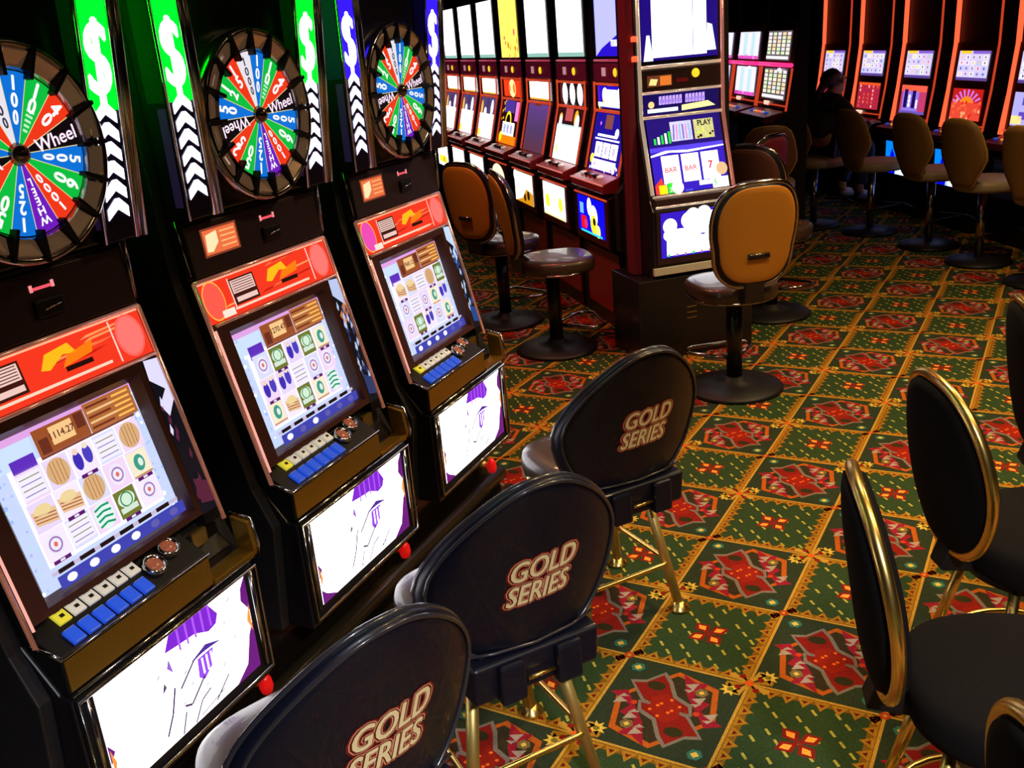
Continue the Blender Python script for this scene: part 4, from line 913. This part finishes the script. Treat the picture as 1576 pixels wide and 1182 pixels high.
# ------------------------------------------------------------------ far bank, facing left: two-screen machines
EC = [(.95, .80, 1.05), (.75, .55, .95), (.9, .9, 1.1)]
def twin_machine(pose, seed, label, group, dp=.45, bank='E'):
    rs = random.Random(seed); x, y, th = pose; hw = .27
    t = empty('slot_machine', (x, y, .27 if bank == 'D' else 0), -th, label, 'slot machine', group)
    if bank == 'D': hw = .345; MB().box(-dp, .10, -hw, hw, -.27, .0).build('stand', BLKM, t, .004)
    MB().prism([(-dp, 0), (.10, 0), (.10, .30), (.10, .66), (.14, .68), (.14, .73), (.04, .80), (.02, .86), (-.05, 1.42), (-.06, 2.1), (-dp, 2.1)], -hw, hw).build('cabinet', BLKM, t, .004)
    st = MB()
    he = hw + .015; edge = lambda sg: [(.06, sg * he, .80), (.01, sg * he, 1.10), (-.03, sg * he, 1.45), (-.04, sg * he, 2.0)]
    if bank == 'D': edge = lambda sg: [(.06, sg * he, .80), (.01, sg * he, 1.12)]
    MB().tube(edge(-1), .020 if bank == 'E' else .008, n=8).build('side_light_or_glow', REDB if bank == 'E' else REDL, t, label='bright red light strip or red glow edge')
    MB().tube(edge(1), .009, n=8).build('side_light_or_glow', REDL, t)
    fp = MB().prism([(.035, .81), (.048, .81), (-.030, 1.46), (-.05, 1.46)], -hw + .008, hw - .008).build('front_panel', REDD, t)
    w_ = .205 if bank == 'E' else .275
    def scr(nm, p0, p1, kind):
        A = Art(); mp, L = plane(p0, p1); A.d = .004; X = lambda u: -w_ + 2 * w_ * u; R = lambda u0, u1, v0, v1, c: A.rect(X(u0), X(u1), L * v0, L * v1, c)
        if kind == 'grid':
            R(0, 1, 0, 1, (.88, .84, 1.1)); A.up(); R(0, 1, 0, .10, (.38, .28, .62)); R(.05, .4, .90, 1, (1.3, .85, .2)); R(.45, 1, .9, 1, (.55, .40, .85))
            for a in range(5):
                for b in range(4):
                    A.up(.1); A.rect(X(.04 + a * .19), X(.19 + a * .19), L * (.14 + b * .19), L * (.29 + b * .19), rs.choice([(1, .95, 1.1), (.95, .85, 1.0), (.8, .8, 1.05), (1.1, 1.05, .95)]))
                    A.up(.1); A.disc(X(.115 + a * .19), L * (.215 + b * .19), .011, rs.choice([(.55, .35, .75), (.9, .4, .4), (.4, .6, .5), (.35, .3, .7), (1, .8, .4)]), n=6)
        elif kind == 'red':
            R(0, 1, 0, 1, (.75, .16, .22)); A.up()
            for a in range(5):
                for b in range(6): A.up(.05); A.disc(X(.1 + a * .2), L * (.1 + b * .15), .014, rs.choice([(1.1, .75, .85), (.9, .35, .4), (1.1, .5, .5), (.6, .15, .4)]), n=7)
            R(0, 1, .9, 1, (1, .35, .15))
        elif kind == 'towers':
            R(0, 1, 0, 1, (.80, .25, .45)); A.up(); R(0, 1, .78, 1, (1.0, .40, .30)); R(.08, .72, .10, .78, (.62, .50, .95)); R(0, 1, 0, .10, (.45, .35, .75)); A.up(); R(.14, .28, .2, .85, (.12, .05, .35)); R(.46, .60, .2, .82, (.12, .05, .35)); A.up()
            for q in range(3): A.disc(X(.36), L * (.3 + q * .15), .018, (1.1, 1.2, 1.5)); A.disc(X(.66), L * (.25 + q * .1), .014, (1.2, 1.2, 1.5))
        elif kind == 'sun':
            R(0, 1, 0, 1, (.80, .12, .10)); A.up()
            for q in range(9):
                a = rad(15 + q * 18); A.poly([(0, L * .42), (w_ * 1.0 * cos(a - .07), L * .42 + L * .56 * sin(a - .07)), (w_ * cos(a + .07), L * .42 + L * .56 * sin(a + .07))], (.85, .5, .95))
            A.up(); A.disc(0, L * .42, .105, (1.2, .55, .12), L * .34); A.up(); R(0, 1, 0, .56, (.95, .30, .22)); A.up()
            for q in range(34): A.up(.05); A.disc(X(rs.random()), L * rs.uniform(0, .62), .014, rs.choice([(1.1, .5, .35), (.9, .15, .15), (1.1, .75, .5), (1, .4, .2)]), n=6)
        elif kind == 'violet':
            R(0, 1, 0, 1, (.75, .72, 1.0)); A.up(); R(.25, 1, .62, .86, (.35, .28, .75)); R(.2, 1, .2, .42, (.40, .30, .80)); R(.0, .3, .05, .3, (1.1, .95, .6))
        elif kind == 'ice':
            R(0, 1, 0, 1, (.95, .95, 1.3)); A.up()
            for q in range(5): R(.05 + q * .19, .20 + q * .19, .12, .95, (.80, .95, 1.1) if q % 2 else (1.05, .98, 1.2))
            R(0, 1, 0, .12, (.95, .35, .8)); A.up(); scatter(A, 8, -w_, w_, 0, L * .15, [(.6, .1, .5), (1.2, .9, 1.2)], .012, rs)
        elif kind == 'cream':
            R(0, 1, 0, 1, (.42, .38, .40)); A.up()
            for a in range(5):
                for b in range(6): A.up(.05); A.rect(X(.03 + a * .2), X(.17 + a * .2), L * (.2 + b * .13), L * (.30 + b * .13), rs.choice([(1.2, 1.15, .9), (1.0, .95, 1.0), (1.1, .9, .7), (.9, 1, .8)]))
            R(0, .95, .04, .14, (1.1, 1.05, 1.2))
        A.build(nm, mp, fp, ARTS)
    kinds = {'E': [('grid', 'violet'), ('grid', 'sun'), ('grid', 'towers'), ('grid', 'red'), ('grid', 'red')], 'D': [('cream', 'cream'), ('ice', 'ice'), ('ice', 'ice')]}[bank][seed % 10 if bank == 'E' else seed % 10]
    fx = lambda z: .0405 + (z - .873) * (-.078 / .65)
    scr('lower_screen', (fx(.873), .873), (fx(1.111), 1.111), kinds[1]); scr('upper_screen', (fx(1.174), 1.174), (fx(1.396), 1.396), kinds[0])
    if bank == 'D':
        MB().tube([(fx(1.143) + .016, -.38, 1.143), (fx(1.143) + .024, 0, 1.143), (fx(1.143) + .016, .38, 1.143)], .016, n=10).build('pink_light_strip', PINK, fp, label='glowing magenta strip'); MB().lathe([(0, 0), (.02, 0), (.015, .02), (0, .025)], fx(1.12) + .02, .12, 1.095, 12).build('marker_lamp', mat('lilac_lamp', (.7, .6, .8), .3, emis=(.8, .65, 1), es=1.5), fp)
    MB().tube([(.055, -hw, .835), (.055, hw, .835)], .006, n=6).build('panel_edge', REDL, fp)
    box('bill_light', mat('cream_bill_light', (.9, .7, .6), .3, emis=(1, .62, .50), es=1.1), fp, .048, .062, -.17, -.06, .826, .858, .004)
    dk = MB().prism([(.06, .70), (.235, .715), (.24, .74), (.225, .765), (.06, .80)], -hw + .01, hw - .01).build('button_deck', REDD, t, .006)
    for q in range(5): MB().lathe([(.018, 0), (.018, .008), (0, .012)], .15, -.20 + q * .09, .782, 12).build('button', (BLU, mat('amber_button', (.8, .3, .1), .3, emis=(1, .4, .1), es=.8), REDB, WHT, BLU)[q], dk)
    bg = MB().box(.10, .155, -.22, .22, .33, .665).build('belly_door', BLKM, t, .004)
    A = Art(); mp, L = plane((.156, .36), (.156, .64)); A.d = .001
    if bank == 'E' and seed % 10 in (1, 2, 3, 4):
        A.rect(-.19, .19, 0, L, (.02, .55, 1.2)); A.up(); A.poly([(-.15, 0), (.02, 0), (-.02, L * .5), (-.08, L * .8), (-.12, L * .5)], (.02, .04, 1.0)); A.poly([(-.02, 0), (.15, 0), (.14, L * .9), (.02, L * .8)], (1.2, 1.6, 2.2))
    else: A.rect(-.19, .19, 0, L, (.012, .012, .03)); A.up(); A.rect(-.18, -.05, L * .8, L * .83, (.02, .04, .12)); A.disc(.1, L * .3, .02, (.2, .05, .1))
    A.build('belly_glass', mp, bg)
    return t
ex, ey, eth, ep = -.249, 8.27, 2.491, .80
LE = ['two-screen machine cut off by the right edge, violet reels on its lower screen', 'two-screen machine with a glowing orange sun on its lower screen', 'two-screen machine showing two dark blue towers on a pink lower screen',
      'two-screen machine with a pink-red lower screen, right of the seated person', 'two-screen machine partly hidden behind the seated person']
for k in range(5): twin_machine((ex - sin(eth) * ep * k, ey - cos(eth) * ep * k, eth), k, LE[k], 'far red-framed two-screen machines')
for k, (px, py) in enumerate(((-2.128, 8.366), (-2.551, 9.007), (-2.974, 9.648))):
    t = twin_machine((px, py, 2.56), 10 + k, ['two-screen machine with cream grid of reels, left of the seated person', 'two-screen machine with icy blue-white screens, right half of it left of the cream-grid machine', 'two-screen machine mostly hidden behind the white-trimmed machine'][k], 'red two-screen machines under a pink light strip', dp=.12, bank='D')
# ------------------------------------------------------------------ far chairs
def tulip_chair(loc, rz, label, group, m=TAN, sm=TANS):
    t = empty('pedestal_chair', (*loc, 0), rz, label, 'chair', group); pz = .60
    MB().lathe([(0, 0), (.23, 0), (.22, .02), (.06, .04), (0, .04)], 0, 0, 0, 32).build('base', BLKM, t)
    MB().lathe([(0, .03), (.03, .03), (.03, pz - .08), (0, pz - .08)], 0, 0, 0, 16).build('pole', CHRD, t)
    seat_pad(.22, .23, pz - .08, .08, .04, e=2.5).build('seat', sm, t)
    H = .46; P = []
    prof = [(.09, 0), (.12, .02), (.15, .08), (.20, .14), (.235, .20), (.235, .26), (.21, .36), (.18, .42), (.13, .455), (.05, .468)]
    P = [(a * .84, b) for a, b in prof] + [(-a * .84, b) for a, b in prof[::-1]]
    fn = back_fn(-.20, pz - .04, .18, 1.1)
    bk = shell(P, fn, .05, dome=.7, rings=6).build('backrest', m, t)
    MB().tube([fn(p[0], p[1], 0) for p in P], .008, closed=True, n=6).build('edge_piping', mat('gold_piping', (.45, .26, .05), .4), bk)
    MB().tube([(-.20, 0, pz + .02), (-.12, 0, pz - .06), (0, 0, pz - .08)], .03, n=8).build('back_bracket', BLKM, t)
    fr_ = MB().tube([(.02, 0, .19), (.30, 0, .19)], .008, n=6); fr_.tube([(.36 + .001 * q * 0 - .06 * abs(q) / 3, .05 * q, .19) for q in range(-4, 5)], .010, n=6); fr_.build('footrest', BLKM, t)
    return t
G_E = 'tan chairs at the far red-framed machines'
for (px, py), lb in zip([(-1.415, 8.638), (-.897, 8.163), (-.501, 7.665), (-.08, 7.12), (-1.93, 8.86)],
        ['tan pedestal chair just right of the seated person', 'tan pedestal chair before the twin-towers machine', 'tan pedestal chair before the glowing sun machine', 'tan pedestal chair cut off by the right edge', 'tan pedestal chair under the seated person']):
    tulip_chair((px, py), rad(90 - 40), lb, G_E)
tulip_chair((-2.02, 7.62), rad(90 + 20), 'tan chair with gold piping in front of the cream-grid machine', 'chairs by the pink-lit machines', mat('brown_red_vinyl', (.16, .06, .02), .5))
amber_chair((-1.57, 6.05), rad(90 - 12), 'dark red-brown chair with chrome edge behind the slotted amber chair', 'chairs by the pink-lit machines', mat('red_brown_vinyl', (.10, .035, .02), .5), sl=False, bh=.50, hw=.21)
amber_chair((-1.98, 6.72), rad(90 + 70), 'narrow-looking dark crimson chair right beside the white-trimmed machine', 'chairs by the pink-lit machines', mat('crimson_vinyl', (.22, .015, .04), .5), sl=False, bh=.46)

# ------------------------------------------------------------------ seated person
def skinned(name, nodes, edges, m, parent, root=0, sub=2):
    bm = bmesh.new(); ly = bm.verts.layers.skin.verify(); vs = []
    for (x, y, z, r) in nodes:
        v = bm.verts.new((x, y, z)); v[ly].radius = (r, r) if not isinstance(r, tuple) else r; vs.append(v)
    vs[root][ly].use_root = True
    for a, b in edges: bm.edges.new((vs[a], vs[b]))
    me = bpy.data.meshes.new(name); bm.to_mesh(me); bm.free(); me.materials.append(m)
    o = bpy.data.objects.new(name, me); COL.objects.link(o); o.parent = parent
    k = o.modifiers.new('skin', 'SKIN'); k.use_smooth_shade = True
    k = o.modifiers.new('subsurf', 'SUBSURF'); k.levels = sub; k.render_levels = sub
    return o
def person(loc, rz):
    t = empty('person', (*loc, 0), rz, 'person in black jacket and blue jeans sitting at a far machine', 'person')
    SK = mat('skin', (.55, .30, .20), .5); JK = mat('black_jacket_cloth', (.010, .009, .011), .85); JN = mat('blue_denim', (.012, .022, .075), .85); HR = mat('dark_brown_hair', (.030, .012, .008), .5, noise=(90, .4)); SH = mat('pale_shoe', (.30, .26, .32), .5)
    N = [(0, 0, .665, .13), (.02, 0, .80, .12), (.05, 0, .93, .13), (.09, 0, 1.02, .09), (.115, 0, 1.075, .048), (.14, 0, 1.125, .062), (.155, 0, 1.19, .088), (.145, 0, 1.245, .070),
         (.225, 0, 1.185, .020), (.205, 0, 1.125, .032)]
    E_ = [(0, 1), (1, 2), (2, 3), (3, 4), (4, 5), (5, 6), (6, 7), (6, 8), (5, 9)]
    def limb(chain, start):
        a = start
        for c in chain: N.append(c); E_.append((a, len(N) - 1)); a = len(N) - 1
        return a
    for sg in (-1, 1):
        wr = limb([(.07, sg * .15, 1.0, .055), (.10, sg * .205, .93, .045), (.17, sg * .235, .79, .036), (.31, sg * .20, .80, .026), (.385, sg * .17, .815, .020), (.43, sg * .16, .822, (.024, .014))], 3)
        for q, (dx, dy, dz) in enumerate(((.055, -.024, -.012), (.068, -.008, -.014), (.064, .008, -.016), (.050, .022, -.018))):
            limb([(.43 + dx * .5, sg * .16 + dy, .822 + dz * .2, .0085), (.43 + dx, sg * .16 + dy * 1.15, .822 + dz, .007)], wr)
        limb([(.415, sg * .16 - sg * .030, .815, .009), (.445, sg * .16 - sg * .040, .808, .0075)], wr)
        limb([(.06, sg * .095, .655, .085), (.42, sg * .12, .640, .060), (.40, sg * .115, .45, .050), (.34, sg * .11, .25, .036), (.38, sg * .11, .205, .032), (.47, sg * .115, .195, .026)], 0)
    skinned('body', N, E_, SK, t)
    J = [(-.005, 0, .70, .165), (.015, 0, .82, .155), (.05, 0, .94, .165), (.085, 0, 1.03, .115), (.11, 0, 1.065, .062)]; JE = [(0, 1), (1, 2), (2, 3), (3, 4)]
    for sg in (-1, 1):
        a = 3
        for c in ((.07, sg * .15, 1.005, .078), (.10, sg * .215, .93, .066), (.17, sg * .245, .79, .052), (.31, sg * .205, .80, .040), (.365, sg * .178, .812, .034)): J.append(c); JE.append((a, len(J) - 1)); a = len(J) - 1
    skinned('jacket', J, JE, JK, t)
    Jn = [(0, 0, .66, .150)]; Je = []
    for sg in (-1, 1):
        a = 0
        for c in ((.08, sg * .10, .65, .100), (.42, sg * .12, .640, .075), (.405, sg * .115, .45, .064), (.345, sg * .11, .27, .054)): Jn.append(c); Je.append((a, len(Jn) - 1)); a = len(Jn) - 1
    skinned('jeans', Jn, Je, JN, t)
    for sg in (-1, 1): skinned('shoe', [(.33, sg * .11, .20, .040), (.39, sg * .112, .185, .042), (.48, sg * .116, .175, .032)], [(0, 1), (1, 2)], SH, t)
    skinned('hair', [(.120, 0, 1.230, .100), (.165, 0, 1.275, .078), (.090, 0, 1.17, .082), (.02, 0, 1.16, .040), (-.03, 0, 1.10, .032), (-.045, 0, 1.02, .018)], [(1, 0), (0, 2), (0, 3), (3, 4), (4, 5)], HR, t)
    t.location.z = .035
    for sg in (-1, 1):
        MB().lathe([(0, -.010), (.008, -.006), (.010, 0), (.008, .006), (0, .010)], .226, sg * .032, 1.200, 12).build('eye', mat('eye', (.05, .03, .02), .2), t)
        MB().lathe([(0, -.026), (.014, -.018), (.018, 0), (.014, .018), (0, .026)], .145, sg * .088, 1.185, 14).build('ear', SK, t)
    MB().tube([(.222, -.022, 1.140), (.232, 0, 1.142), (.222, .022, 1.140)], .006, n=8).build('mouth', mat('lips', (.4, .12, .10), .5), t)
person((-1.895, 8.92), rad(90 - 38))
